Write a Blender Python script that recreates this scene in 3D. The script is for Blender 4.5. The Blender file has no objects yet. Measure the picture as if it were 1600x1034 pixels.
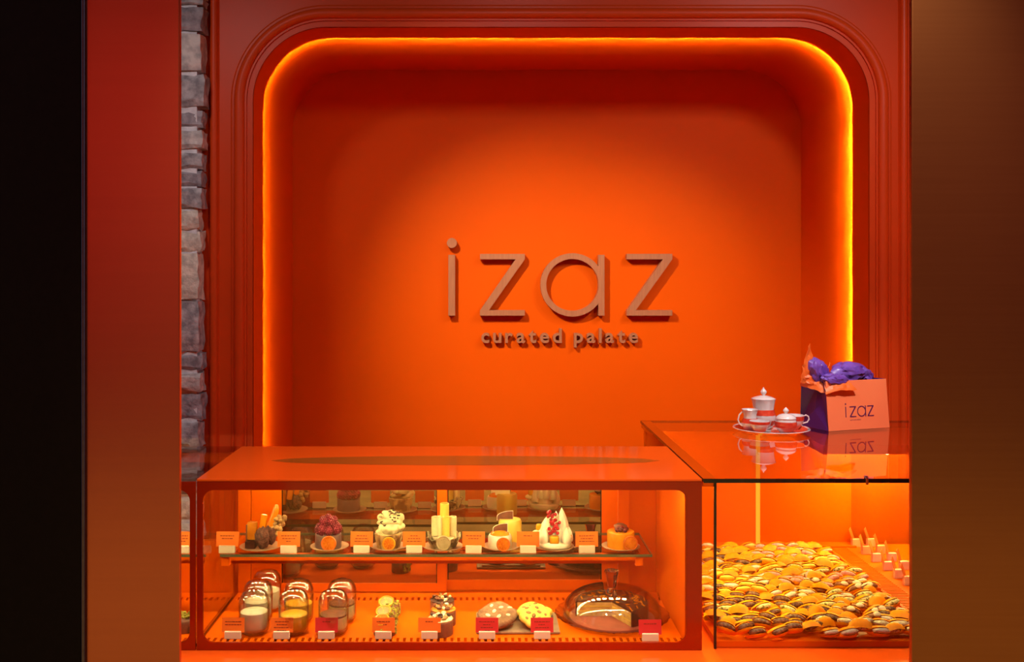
import bpy, bmesh, math, random
from mathutils import Vector, Matrix, noise

random.seed(11)
SC = bpy.context.scene
COL = SC.collection
PI = math.pi
R = math.radians

# ------------------------------------------------------------------ camera
EYE = 1.55
CX, CY, F = 750.0, 425.0, 1600.0          # principal point and focal length of the 1600x1034 photograph
cam_d = bpy.data.cameras.new('camera')
cam = bpy.data.objects.new('camera', cam_d)
COL.objects.link(cam)
cam.location = (0, 0, EYE)
cam.rotation_euler = (R(90), 0, 0)
cam_d.sensor_width = 36.0
cam_d.lens = 36.0 * F / 1600.0
cam_d.shift_x = (800 - CX) / 1600.0
cam_d.shift_y = (CY - 517) / 1600.0
cam_d.clip_start = 0.02
SC.camera = cam

# ------------------------------------------------------------------ view, world, lights
SC.view_settings.view_transform = 'Standard'
SC.view_settings.look = 'None'
SC.view_settings.exposure = 0.0
SC.view_settings.gamma = 1.0
SC.view_settings.use_curve_mapping = False
SC.cycles.max_bounces = 10
SC.cycles.transparent_max_bounces = 24
SC.cycles.caustics_reflective = False
SC.cycles.caustics_refractive = False
SC.cycles.sample_clamp_indirect = 4.0

w = bpy.data.worlds.new('dusk_sky')
SC.world = w
w.use_nodes = True
bg = w.node_tree.nodes['Background']
bg.inputs[0].default_value = (0.62, 0.60, 0.80, 1)
bg.inputs[1].default_value = 0.40


def light(name, kind, loc, target, energy, color, **kw):
    d = bpy.data.lights.new(name, kind)
    d.energy = energy
    d.color = color
    for k, v in kw.items():
        setattr(d, k, v)
    o = bpy.data.objects.new(name, d)
    COL.objects.link(o)
    o.location = loc
    if target is not None:
        o.rotation_euler = (Vector(target) - Vector(loc)).to_track_quat('-Z', 'Y').to_euler()
    return o


# two ceiling spots of the shop that wash the sign, upper left and upper right
light('ceiling_or_fill_spot', 'SPOT', (-0.62, 2.25, 2.56), (0.43, 3.82, 1.12), 185, (1.0, 0.86, 0.45),
      spot_size=R(50), spot_blend=1.0, shadow_soft_size=0.035)
light('ceiling_or_fill_spot', 'SPOT', (1.25, 2.55, 2.56), (0.40, 3.82, 1.15), 40, (1.0, 0.86, 0.45),
      spot_size=R(46), spot_blend=1.0, shadow_soft_size=0.03)
# added spot, out of view, brightening bag and tea set on the right-hand counter
light('ceiling_or_fill_spot', 'SPOT', (1.0, 1.98, 2.56), (1.04, 2.93, 1.15), 75, (1.0, 0.93, 0.90),
      spot_size=R(30), spot_blend=0.9, shadow_soft_size=0.03)
# fill spots added outside, out of view, to brighten the case fronts
for dx_ in (-0.25, 0.75):
    light('front_fill_spot', 'SPOT', (dx_, 1.25, 2.62), (dx_ * .8, 2.25, 0.84), 115, (1.0, 0.74, 0.44),
          spot_size=R(46), spot_blend=0.9, shadow_soft_size=0.05)
# row of added broad fill spots, unseen, brightening the wall and stone pier
for dx_, e_ in ((-0.95, 24), (0.15, 22), (1.15, 46)):
    light('broad_fill_spot', 'SPOT', (dx_, 1.98, 2.58), (dx_ * .9, 3.1, 1.15), e_, (1.0, 0.84, 0.84),
          spot_size=R(125), spot_blend=1.0, shadow_soft_size=0.08)
# warm street lamps above the pavement; added lamps brighten the facade behind the viewer
for sx_, e_ in ((-2.0, 1800), (2.2, 2200)):
    light('street_lamp', 'SPOT', (sx_, -2.0, 4.2), (sx_, -1.8, 0), e_, (1.0, 0.60, 0.10),
          spot_size=R(95), spot_blend=0.9, shadow_soft_size=0.1)
for sx_, e_ in ((-3.0, 650), (4.2, 190)):
    light('facade_fill_spot', 'SPOT', (sx_, -3.4, 3.6), (sx_, -6.0, 2.2), e_, (1.0, 0.66, 0.60),
          spot_size=R(120), spot_blend=1.0, shadow_soft_size=0.1)


# ------------------------------------------------------------------ helpers
def X(px, d): return (px - CX) / F * d
def Z(py, d): return EYE - (py - CY) / F * d


def lin(r, g, b):
    def f(c):
        c /= 255.0
        return c / 12.92 if c <= 0.04045 else ((c + 0.055) / 1.055) ** 2.4
    return (f(r), f(g), f(b), 1)


MATS = {}


def mat(name, col, rough=0.5, metal=0.0, col2=None, scale=30.0, bump=0.0, bump_scale=None, coat=0.0,
        emit=None, estr=0.0, spec=0.5, stretch=None, contrast=(0.35, 0.65), sss=0.0):
    m = bpy.data.materials.new(name)
    m.use_nodes = True
    nt = m.node_tree
    b = nt.nodes['Principled BSDF']
    b.inputs['Base Color'].default_value = col
    b.inputs['Roughness'].default_value = rough
    b.inputs['Metallic'].default_value = metal
    b.inputs['Specular IOR Level'].default_value = spec
    b.inputs['Coat Weight'].default_value = coat
    b.inputs['Coat Roughness'].default_value = 0.08
    if sss:
        b.inputs['Subsurface Weight'].default_value = sss
        b.inputs['Subsurface Scale'].default_value = 0.01
    if emit:
        b.inputs['Emission Color'].default_value = emit
        b.inputs['Emission Strength'].default_value = estr
    tc = nt.nodes.new('ShaderNodeTexCoord')
    mp = nt.nodes.new('ShaderNodeMapping')
    nt.links.new(tc.outputs['Object'], mp.inputs[0])
    if stretch:
        mp.inputs['Scale'].default_value = stretch
    if col2:
        n = nt.nodes.new('ShaderNodeTexNoise')
        n.inputs['Scale'].default_value = scale
        n.inputs['Detail'].default_value = 4
        nt.links.new(mp.outputs[0], n.inputs['Vector'])
        rp = nt.nodes.new('ShaderNodeValToRGB')
        rp.color_ramp.elements[0].position = contrast[0]
        rp.color_ramp.elements[1].position = contrast[1]
        rp.color_ramp.elements[0].color = col
        rp.color_ramp.elements[1].color = col2
        nt.links.new(n.outputs['Fac'], rp.inputs[0])
        nt.links.new(rp.outputs[0], b.inputs['Base Color'])
    if bump:
        n2 = nt.nodes.new('ShaderNodeTexNoise')
        n2.inputs['Scale'].default_value = bump_scale or scale * 2
        n2.inputs['Detail'].default_value = 5
        nt.links.new(mp.outputs[0], n2.inputs['Vector'])
        bp = nt.nodes.new('ShaderNodeBump')
        bp.inputs['Strength'].default_value = bump
        bp.inputs['Distance'].default_value = 0.004
        nt.links.new(n2.outputs['Fac'], bp.inputs['Height'])
        nt.links.new(bp.outputs[0], b.inputs['Normal'])
    MATS[name] = m
    return m


def glass(name, tint=(1, 1, 1, 1), ior=1.5, rough=0.0, boost=1.0):
    """thin sheet: clear transmission mixed with a Fresnel mirror, the same from both sides"""
    m = bpy.data.materials.new(name)
    m.use_nodes = True
    nt = m.node_tree
    nt.nodes.remove(nt.nodes['Principled BSDF'])
    out = nt.nodes['Material Output']
    tr = nt.nodes.new('ShaderNodeBsdfTransparent')
    tr.inputs[0].default_value = tint
    gl = nt.nodes.new('ShaderNodeBsdfGlossy')
    gl.inputs['Roughness'].default_value = rough
    geo = nt.nodes.new('ShaderNodeNewGeometry')
    io = nt.nodes.new('ShaderNodeMath'); io.operation = 'MULTIPLY_ADD'
    nt.links.new(geo.outputs['Backfacing'], io.inputs[0])
    io.inputs[1].default_value = 1 / ior - ior
    io.inputs[2].default_value = ior
    fr = nt.nodes.new('ShaderNodeFresnel')
    nt.links.new(io.outputs[0], fr.inputs['IOR'])
    mu = nt.nodes.new('ShaderNodeMath'); mu.operation = 'MULTIPLY'; mu.use_clamp = True
    nt.links.new(fr.outputs[0], mu.inputs[0])
    mu.inputs[1].default_value = boost
    mx = nt.nodes.new('ShaderNodeMixShader')
    nt.links.new(mu.outputs[0], mx.inputs[0])
    nt.links.new(tr.outputs[0], mx.inputs[1])
    nt.links.new(gl.outputs[0], mx.inputs[2])
    nt.links.new(mx.outputs[0], out.inputs['Surface'])
    MATS[name] = m
    return m


def half_mirror(name, tint, ref):
    m = bpy.data.materials.new(name)
    m.use_nodes = True
    nt = m.node_tree
    nt.nodes.remove(nt.nodes['Principled BSDF'])
    out = nt.nodes['Material Output']
    d = nt.nodes.new('ShaderNodeBsdfDiffuse'); d.inputs[0].default_value = tint
    gl = nt.nodes.new('ShaderNodeBsdfGlossy'); gl.inputs['Roughness'].default_value = 0.015
    gl.inputs[0].default_value = (0.80, 0.60, 0.42, 1)
    mx = nt.nodes.new('ShaderNodeMixShader'); mx.inputs[0].default_value = ref
    nt.links.new(d.outputs[0], mx.inputs[1]); nt.links.new(gl.outputs[0], mx.inputs[2])
    nt.links.new(mx.outputs[0], out.inputs['Surface'])
    MATS[name] = m
    return m


def emis(name, col, s, one_sided=False):
    m = bpy.data.materials.new(name)
    m.use_nodes = True
    nt = m.node_tree
    nt.nodes.remove(nt.nodes['Principled BSDF'])
    e = nt.nodes.new('ShaderNodeEmission')
    e.inputs[0].default_value = col
    e.inputs[1].default_value = s
    if one_sided:                               # an LED tape gives off light from its front only
        geo = nt.nodes.new('ShaderNodeNewGeometry')
        mu = nt.nodes.new('ShaderNodeMath'); mu.operation = 'MULTIPLY_ADD'
        nt.links.new(geo.outputs['Backfacing'], mu.inputs[0])
        mu.inputs[1].default_value = -s
        mu.inputs[2].default_value = s
        nt.links.new(mu.outputs[0], e.inputs[1])
    nt.links.new(e.outputs[0], nt.nodes['Material Output'].inputs['Surface'])
    MATS[name] = m
    return m


ORANGE = (0.80, 0.075, 0.008, 1)
mat('wall_paint', (0.78, 0.098, 0.0010, 1), 0.5, spec=0.08, col2=(0.75, 0.093, 0.0010, 1), scale=3)
mat('frame_paint', (0.66, 0.056, 0.005, 1), 0.42, spec=0.22, col2=(0.62, 0.052, 0.005, 1), scale=4)
mat('case_orange', (0.80, 0.120, 0.001, 1), 0.38, spec=0.10, col2=(0.77, 0.112, 0.001, 1), scale=6)
mat('case_gloss', (0.80, 0.100, 0.008, 1), 0.10, col2=(0.78, 0.095, 0.008, 1), scale=4)
mat('painted_glass', (0.31, 0.016, 0.002, 1), 0.12, col2=(0.29, 0.015, 0.002, 1), scale=5)
mat('olive_brown', (0.30, 0.085, 0.010, 1), 0.12, col2=(0.27, 0.08, 0.01, 1), scale=5)
mat('slot_shade', (0.02, 0.003, 0.001, 1), 0.9, spec=0.1, col2=(0.015, 0.002, 0.001, 1))
mat('glass_edge', (0.012, 0.010, 0.008, 1), 0.2, col2=(0.02, 0.016, 0.012, 1))
mat('shelf_edge', (0.10, 0.11, 0.06, 1), 0.15, col2=(0.13, 0.14, 0.08, 1))
mat('red_jamb', (0.66, 0.20, 0.11, 1), 0.26, 0.95, col2=(0.63, 0.19, 0.105, 1), scale=120, stretch=(0.02, 1, 1))
mat('brown_jamb', (0.38, 0.15, 0.06, 1), 0.30, 0.95, col2=(0.36, 0.14, 0.056, 1), scale=120, stretch=(0.02, 1, 1))
mat('black_frame', (0.006, 0.004, 0.003, 1), 0.5, spec=0.15, col2=(0.008, 0.005, 0.004, 1), scale=80)
mat('copper', (0.50, 0.20, 0.115, 1), 0.42, 0.25, col2=(0.45, 0.17, 0.10, 1), scale=160, stretch=(1, 1, 0.1))
mat('mortar', lin(234, 232, 236), 0.95, col2=lin(208, 206, 210), scale=40, bump=0.5, bump_scale=120)
for i, (a, b) in enumerate([((222, 214, 208), (168, 162, 162)), ((198, 192, 194), (134, 130, 134)), ((236, 226, 210), (186, 176, 164)), ((176, 168, 174), (124, 118, 124))]):
    mat('stone%d' % i, lin(*a), 0.9, col2=lin(*b), scale=38, bump=1.0, bump_scale=90)
mat('pavement', lin(120, 112, 100), 0.9, col2=lin(98, 92, 84), scale=6, bump=0.2)
mat('facade', lin(150, 52, 44), 0.9, col2=lin(128, 44, 38), scale=5, bump=0.2)
mat('ceiling_paint', lin(70, 26, 18), 0.9, col2=lin(64, 24, 17), scale=4)
mat('card_orange', lin(240, 118, 30), 0.6, col2=lin(234, 112, 26), scale=30)
mat('card_red', lin(205, 40, 46), 0.6, col2=lin(198, 36, 42), scale=30)
mat('card_white', lin(238, 222, 200), 0.5, col2=lin(230, 214, 192), scale=30)
mat('card_pink', lin(240, 176, 140), 0.5, col2=lin(234, 168, 132), scale=30)
mat('ink', lin(120, 36, 10), 0.7, col2=lin(110, 30, 10))
mat('ink_purple', lin(92, 22, 80), 0.6, col2=lin(86, 20, 74))
mat('purple_paper', lin(74, 34, 128), 0.42, col2=lin(66, 28, 116), scale=8)
mat('purple_tissue', lin(128, 88, 186), 0.32, col2=lin(96, 58, 158), scale=24, bump=0.15, bump_scale=40)
mat('orange_paper', lin(255, 136, 84), 0.5, col2=lin(252, 130, 80), scale=8)
mat('orange_tissue', lin(250, 120, 48), 0.45, col2=lin(240, 106, 36), scale=24, bump=0.15, bump_scale=40)
mat('porcelain', lin(236, 224, 220), 0.12, col2=lin(226, 212, 208), scale=20, coat=0.6)
mat('lustre', lin(238, 228, 226), 0.12, 0.18, col2=lin(224, 212, 210), scale=24, coat=0.8)
mat('red_band', lin(226, 78, 50), 0.25, col2=lin(206, 52, 36), scale=60)
mat('gold', (0.85, 0.60, 0.25, 1), 0.22, 1.0, col2=(0.80, 0.55, 0.22, 1))
mat('chrome', (0.80, 0.80, 0.82, 1), 0.12, 1.0, col2=(0.75, 0.75, 0.78, 1))
mat('plate_grey', lin(178, 138, 110), 0.35, col2=lin(166, 128, 102), scale=20)
mat('slate', lin(150, 126, 100), 0.5, col2=lin(132, 110, 88), scale=40)
mat('mauve', lin(126, 96, 100), 0.45, col2=lin(116, 88, 92), scale=30, bump=0.1)
mat('raspberry', lin(150, 28, 60), 0.5, col2=lin(116, 14, 40), scale=60)
mat('choc', lin(72, 42, 34), 0.4, col2=lin(54, 30, 26), scale=50, bump=0.5)
mat('choc_crumb', lin(118, 80, 66), 0.8, col2=lin(72, 46, 40), scale=140, bump=1.0, bump_scale=220)
mat('choc_mid', lin(128, 72, 46), 0.5, col2=lin(106, 58, 38), scale=60, bump=0.3)
mat('choc_flake', lin(70, 48, 30), 0.5, col2=lin(50, 34, 22), scale=60)
mat('caramel', lin(206, 132, 34), 0.25, col2=lin(190, 112, 26), scale=40)
mat('candied', lin(240, 146, 24), 0.22, col2=lin(230, 128, 16), scale=40, sss=0.15)
mat('orange_rind', lin(236, 122, 22), 0.3, col2=lin(226, 110, 18), scale=60)
mat('orange_pulp', lin(238, 140, 34), 0.25, col2=lin(214, 104, 18), scale=90)
mat('lemon_slice', lin(240, 176, 50), 0.25, col2=lin(226, 152, 30), scale=70)
mat('nut', lin(196, 156, 96), 0.6, col2=lin(150, 108, 62), scale=70, bump=0.6)
mat('cream', lin(244, 228, 180), 0.4, col2=lin(236, 216, 160), scale=24, bump=0.25, sss=0.1)
mat('white_cream', lin(246, 238, 220), 0.4, col2=lin(238, 228, 206), scale=24, bump=0.15, sss=0.1)
mat('yellow_cream', lin(246, 214, 100), 0.35, col2=lin(238, 198, 76), scale=24, bump=0.1)
mat('custard', lin(246, 186, 40), 0.35, col2=lin(238, 172, 28), scale=24)
mat('crust', lin(206, 172, 116), 0.6, col2=lin(120, 84, 50), scale=36, bump=0.4, contrast=(0.45, 0.58))
mat('bark', lin(214, 200, 160), 0.5, col2=lin(86, 68, 40), scale=50, bump=0.6, contrast=(0.45, 0.60))
mat('disc_grey', lin(206, 190, 150), 0.5, col2=lin(186, 168, 128), scale=70)
mat('currant', lin(196, 22, 42), 0.12, col2=lin(160, 12, 30), scale=50, coat=0.5)
mat('dark_berry', lin(120, 20, 34), 0.18, col2=lin(88, 12, 26), scale=50, coat=0.4)
mat('mango', lin(236, 170, 32), 0.15, col2=lin(222, 150, 20), scale=40, coat=0.4)
mat('pistachio', lin(186, 176, 60), 0.7, col2=lin(128, 124, 34), scale=130, bump=1.0, bump_scale=200)
mat('cookie_brown', lin(150, 112, 78), 0.85, col2=lin(124, 90, 62), scale=70, bump=0.7, bump_scale=120)
mat('cookie_yellow', lin(238, 204, 92), 0.75, col2=lin(220, 180, 66), scale=60, bump=0.5, bump_scale=100)
mat('almond_white', lin(248, 234, 196), 0.45, col2=lin(240, 222, 180), scale=40)
mat('chip_brown', lin(156, 112, 48), 0.5, col2=lin(130, 90, 36), scale=40)
mat('board_red', lin(166, 92, 78), 0.5, col2=lin(150, 80, 68), scale=30)
mat('sponge', lin(236, 200, 130), 0.8, col2=lin(216, 172, 96), scale=80, bump=0.6, bump_scale=140)
mat('wrapper', lin(255, 165, 2), 0.5, spec=0.2, col2=lin(250, 144, 1), scale=60)
mat('fill_dark', lin(96, 62, 44), 0.4, col2=lin(150, 112, 76), scale=150, bump=0.5, contrast=(0.45, 0.62))
mat('fill_white', lin(246, 232, 200), 0.45, col2=lin(160, 112, 74), scale=120, bump=0.5, contrast=(0.56, 0.66))
mat('fill_yellow', lin(248, 214, 70), 0.4, col2=lin(240, 190, 40), scale=60, bump=0.2)
mat('fill_pistachio', lin(240, 224, 150), 0.6, col2=lin(130, 130, 40), scale=170, bump=0.7, contrast=(0.50, 0.60))
mat('fill_pink', lin(240, 176, 160), 0.45, col2=lin(216, 120, 120), scale=90, bump=0.3, contrast=(0.52, 0.70))
mat('fill_plain', lin(246, 196, 96), 0.5, col2=lin(236, 170, 60), scale=60, bump=0.3)
mat('fill_almond', lin(176, 120, 74), 0.5, col2=lin(150, 96, 56), scale=60, bump=0.3)
glass('clear_glass')
glass('jar_glass', tint=(0.97, 0.96, 0.93, 1), boost=2.2)
cr = mat('crystal', (1, 1, 1, 1), 0.02)
cr.node_tree.nodes['Principled BSDF'].inputs['Transmission Weight'].default_value = 1.0
cr.node_tree.nodes['Principled BSDF'].inputs['IOR'].default_value = 1.5
glass('top_glass', tint=(0.90, 0.80, 0.70, 1), boost=1.35)
mat('amber_panel', (0.50, 0.085, 0.004, 1), 0.10, col2=(0.40, 0.065, 0.004, 1), scale=9, stretch=(1, 1, 0.05))
glass('collar_film', tint=(0.95, 0.92, 0.90, 1))
half_mirror('door_mirror', (0.10, 0.030, 0.004, 1), 0.60)
emis('cove_led', (1.0, 0.72, 0.36, 1), 7200.0, True)
emis('case_led', (1.0, 0.80, 0.32, 1), 170.0)
emis('counter_led', (1.0, 0.74, 0.18, 1), 470.0)
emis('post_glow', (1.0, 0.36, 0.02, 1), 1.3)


class MB:
    def __init__(self):
        self.bm = bmesh.new()

    def _xf(self, vs, M):
        if M is not None:
            bmesh.ops.transform(self.bm, matrix=M, verts=vs)

    def box(self, x0, x1, y0, y1, z0, z1, bev=0.0, M=None, seg=2):
        r = bmesh.ops.create_cube(self.bm, size=1.0)
        vs = r['verts']
        bmesh.ops.transform(self.bm, verts=vs, matrix=Matrix.Translation(((x0 + x1) / 2, (y0 + y1) / 2, (z0 + z1) / 2)) @
                            Matrix.Diagonal((abs(x1 - x0), abs(y1 - y0), abs(z1 - z0), 1)))
        if bev:
            es = list({e for v in vs for e in v.link_edges})
            r2 = bmesh.ops.bevel(self.bm, geom=es, offset=bev, segments=seg, affect='EDGES', profile=0.6)
            vs = list({v for f in r2['faces'] for v in f.verts} | {v for v in vs if v.is_valid})
        self._xf(vs, M)
        return self

    def lathe(self, prof, n=24, c=(0, 0, 0), M=None, flute=0, famp=0.0, a0=0.0, a1=2 * PI, caps=False, sx=1.0, sy=1.0):
        full = abs(a1 - a0 - 2 * PI) < 1e-6
        cnt = n if full else n + 1
        rings, new = [], []
        for (r, z) in prof:
            if r < 1e-6 and full:
                v = self.bm.verts.new((c[0], c[1], c[2] + z)); new.append(v); rings.append([v]); continue
            ring = []
            for k in range(cnt):
                a = a0 + (a1 - a0) * k / n
                rr = r * (1 + (famp * math.cos(flute * a) if flute else 0))
                v = self.bm.verts.new((c[0] + sx * rr * math.cos(a), c[1] + sy * rr * math.sin(a), c[2] + z))
                ring.append(v); new.append(v)
            rings.append(ring)
        for A, B_ in zip(rings, rings[1:]):
            m = n if full else n
            for k in range(m):
                k2 = (k + 1) % cnt if full else k + 1
                if len(A) == 1 and len(B_) == 1: continue
                if len(A) == 1: self.bm.faces.new((A[0], B_[k2], B_[k]))
                elif len(B_) == 1: self.bm.faces.new((A[k], A[k2], B_[0]))
                else: self.bm.faces.new((A[k], A[k2], B_[k2], B_[k]))
        if caps and not full:
            self.bm.faces.new([r[0] for r in rings])
            self.bm.faces.new([r[-1] for r in reversed(rings)])
        self._xf(new, M)
        return self

    def tube(self, pts, rad, n=8, M=None, cap=True):
        pts = [Vector(p) for p in pts]
        rads = rad if isinstance(rad, (list, tuple)) else [rad] * len(pts)
        rings, new = [], []
        prev = None
        for i, p in enumerate(pts):
            t = (pts[min(i + 1, len(pts) - 1)] - pts[max(i - 1, 0)]).normalized()
            if prev is None:
                u = t.cross(Vector((0, 0, 1)))
                if u.length < 1e-3: u = t.cross(Vector((0, 1, 0)))
            else:
                u = prev - t * prev.dot(t)
            u.normalize(); prev = u
            v = t.cross(u)
            ring = [self.bm.verts.new(p + (u * math.cos(2 * PI * k / n) + v * math.sin(2 * PI * k / n)) * rads[i]) for k in range(n)]
            rings.append(ring); new += ring
        for A, B_ in zip(rings, rings[1:]):
            for k in range(n):
                self.bm.faces.new((A[k], A[(k + 1) % n], B_[(k + 1) % n], B_[k]))
        if cap:
            self.bm.faces.new(list(reversed(rings[0]))); self.bm.faces.new(rings[-1])
        self._xf(new, M)
        return self

    def prism(self, poly, y0, y1, M=None):
        """polygon in x,z extruded along y"""
        a = [self.bm.verts.new((x, y0, z)) for x, z in poly]
        b = [self.bm.verts.new((x, y1, z)) for x, z in poly]
        self.bm.faces.new(a); self.bm.faces.new(list(reversed(b)))
        n = len(a)
        for k in range(n):
            self.bm.faces.new((a[k], b[k], b[(k + 1) % n], a[(k + 1) % n]))
        self._xf(a + b, M)
        return self

    def ring_prism(self, outer, inner, y0, y1):
        L = []
        for poly, y in ((outer, y0), (inner, y0), (outer, y1), (inner, y1)):
            L.append([self.bm.verts.new((x, y, z)) for x, z in poly])
        o0, i0, o1, i1 = L
        n = len(o0)
        for k in range(n):
            j = (k + 1) % n
            self.bm.faces.new((o0[k], o0[j], i0[j], i0[k]))
            self.bm.faces.new((o1[j], o1[k], i1[k], i1[j]))
            self.bm.faces.new((o0[j], o0[k], o1[k], o1[j]))
            self.bm.faces.new((i0[k], i0[j], i1[j], i1[k]))
        return self

    def sphere(self, c, r, u=12, v=8, s=(1, 1, 1), M=None, ico=None, amp=0.0, freq=30.0, seed=0.0):
        if ico is None:
            vs = bmesh.ops.create_uvsphere(self.bm, u_segments=u, v_segments=v, radius=r)['verts']
        else:
            vs = bmesh.ops.create_icosphere(self.bm, subdivisions=ico, radius=r)['verts']
        for q in vs:
            if amp:
                q.co += q.co.normalized() * amp * noise.noise(q.co * freq + Vector((seed, seed * 1.7, -seed)))
            q.co = Vector((q.co.x * s[0], q.co.y * s[1], q.co.z * s[2]))
        mm = Matrix.Translation(c) @ (M if M is not None else Matrix.Identity(4))
        bmesh.ops.transform(self.bm, matrix=mm, verts=vs)
        return self

    def sweep(self, path, prof, base_y=0.0, closed=False):
        """path in x,z with outward normals; prof = strips of (outward u, depth y)"""
        n = len(path)
        nor = []
        for i in range(n):
            p0 = Vector(path[max(i - 1, 0)]); p1 = Vector(path[min(i + 1, n - 1)])
            t = (p1 - p0).normalized()
            nor.append(Vector((-t.y, t.x)))
        for strip in prof:
            rows = []
            for (u, y) in strip:
                rows.append([self.bm.verts.new((path[i][0] + nor[i].x * u, base_y + y, path[i][1] + nor[i].y * u)) for i in range(n)])
            for A, B_ in zip(rows, rows[1:]):
                for k in range(n - 1):
                    self.bm.faces.new((A[k], A[k + 1], B_[k + 1], B_[k]))
        return self

    def quad(self, a, b, c, d):
        self.bm.faces.new([self.bm.verts.new(p) for p in (a, b, c, d)])
        return self

    def rough(self, amp, freq, seed=0.0):
        for v in self.bm.verts:
            n_ = noise.noise_vector(v.co * freq + Vector((seed, -seed, seed * .5)))
            v.co += n_ * amp
        return self

    def data(self, name, material, smooth=False, angle=None):
        bmesh.ops.recalc_face_normals(self.bm, faces=self.bm.faces)
        me = bpy.data.meshes.new(name)
        self.bm.to_mesh(me); self.bm.free()
        me.materials.append(MATS[material])
        if smooth:
            me.shade_smooth()
            if angle: me.set_sharp_from_angle(angle=R(angle))
        return me

    def build(self, name, material, parent=None, smooth=False, angle=40, loc=None, rot=None):
        o = bpy.data.objects.new(name, self.data(name, material, smooth, angle))
        COL.objects.link(o)
        if parent is not None: o.parent = parent
        if loc is not None: o.location = loc
        if rot is not None: o.rotation_euler = rot
        return o


def tag(o, label=None, cat=None, group=None, kind=None):
    if label: o['label'] = label
    if cat: o['category'] = cat
    if group: o['group'] = group
    if kind: o['kind'] = kind
    return o


def empty(name, loc=(0, 0, 0), rz=0.0, label=None, cat=None, group=None, kind=None):
    o = bpy.data.objects.new(name, None)
    o.empty_display_size = 0.02
    COL.objects.link(o)
    o.location = loc
    o.rotation_euler = (0, 0, rz)
    return tag(o, label, cat, group, kind)


def copy_tree(o, parent=None):
    c = o.copy()
    COL.objects.link(c)
    c.parent = parent
    for ch in o.children:
        copy_tree(ch, c)
    return c


def rrect(x0, x1, z0, z1, r, n=6):
    pts = []
    for (cx, cz, a) in ((x1 - r, z1 - r, 0), (x0 + r, z1 - r, 90), (x0 + r, z0 + r, 180), (x1 - r, z0 + r, 270)):
        for k in range(n + 1):
            t = R(a + 90 * k / n)
            pts.append((cx + r * math.cos(t), cz + r * math.sin(t)))
    return pts


def arch(x0, x1, z0, z1, r, n=20):
    pts = [(x0, z0), (x0, (z0 + z1 - r) / 2)]
    for k in range(n + 1):
        t = R(180 - 90 * k / n)
        pts.append((x0 + r + r * math.cos(t), z1 - r + r * math.sin(t)))
    for k in range(n + 1):
        t = R(90 - 90 * k / n)
        pts.append((x1 - r + r * math.cos(t), z1 - r + r * math.sin(t)))
    pts += [(x1, (z0 + z1 - r) / 2), (x1, z0)]
    return pts


# ================================================================== THE SETTING
P0, P1, PB = 3.15, 3.29, 3.82            # portal face, end of its reveal, alcove back
AX0, AX1, AZ1, AR = X(396, P0), X(1357.5, P0), Z(43, P0), 0.225
tag(MB().box(-9, 9, -6.2, 5.0, -0.05, 0.0).build('floor', 'pavement'), 'grey paved floor running from the street into the shop', kind='structure')
tag(MB().box(-1.9, 2.0, 1.95, 4.0, 2.62, 2.68).build('ceiling', 'ceiling_paint'), 'dark red ceiling over the pastry counter', kind='structure')
tag(MB().box(-9, 9, -6.2, -6.0, 0, 12).build('wall_opposite', 'facade'), 'red facade on the far side of the street', kind='structure')
tag(MB().box(1.9, 2.0, 1.95, 4.0, 0, 2.65).build('wall_right', 'frame_paint'), 'dark orange side wall of the shop', kind='structure')
tag(MB().box(-1.9, -1.8, 1.95, 4.0, 0, 2.65).build('wall_left', 'frame_paint'), 'dark orange side wall behind the stone pier', kind='structure')

ap = arch(AX0, AX1, 0.0, AZ1, AR)
wall = tag(MB().prism([(-1.8, 0), (-1.8, 2.62), (1.9, 2.62), (1.9, 0)] + list(reversed(arch(AX0 - .002, AX1 + .002, 0.0, AZ1 + .002, AR + .002))), P0, P1).build('wall_back', 'frame_paint'),
           'orange wall with a large round-cornered alcove behind the counters', kind='structure')
g = 0.022
MB().sweep(ap, [[(0, P0), (0, P1)], [(0, P1), (g, P1)]]).build('alcove_reveal', 'wall_paint', wall, True)
MB().sweep(ap, [[(g, P1), (g * .72, 3.45), (g * .43, 3.62), (.0015, PB)]]).build('alcove_lining', 'wall_paint', wall, True)
MB().box(AX0 - .3, AX1 + .3, PB, PB + .04, 0, AZ1 + .2).build('alcove_back', 'wall_paint', wall)
led = MB().sweep(ap, [[(.0022, P1 + .0008), (.0022, P1 + .0050)]]).build('led_or_fill_strip', 'cove_led', wall)
if led.data.polygons[1].normal.x > 0:          # the tape shines outwards, at the alcove lining
    led.data.flip_normals()
MB().sweep(ap, [[(.0018, P1 + .0006), (.0018, P1 + .0050)]]).build('led_channel', 'frame_paint', wall)
bead = []
bw, bh = 0.044, 0.017
prof = [(.020, 0), (.020, -.006), (.026, -.006)]
for k in range(11):
    t = PI * k / 10
    prof.append((.026 + .016 - .016 * math.cos(t), -.006 - .014 * math.sin(t)))
prof += [(.064, -.006), (.064, -.003), (.070, 0)]
MB().sweep(ap, [prof], P0).build('bead_moulding', 'frame_paint', wall, True, 30)
for xx in (X(335, P0), X(1411, P0)):
    b = MB()
    pr = [(xx - .016, P0)] + [(xx - .012 * math.cos(PI * k / 10), P0 - .005 - .012 * math.sin(PI * k / 10)) for k in range(11)] + [(xx + .016, P0)]
    vs0 = [b.bm.verts.new((p[0], p[1], 0)) for p in pr]
    vs1 = [b.bm.verts.new((p[0], p[1], 2.62)) for p in pr]
    for k in range(len(pr) - 1):
        b.bm.faces.new((vs0[k], vs0[k + 1], vs1[k + 1], vs1[k]))
    b.build('border_moulding', 'frame_paint', wall, True, 40)

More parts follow.
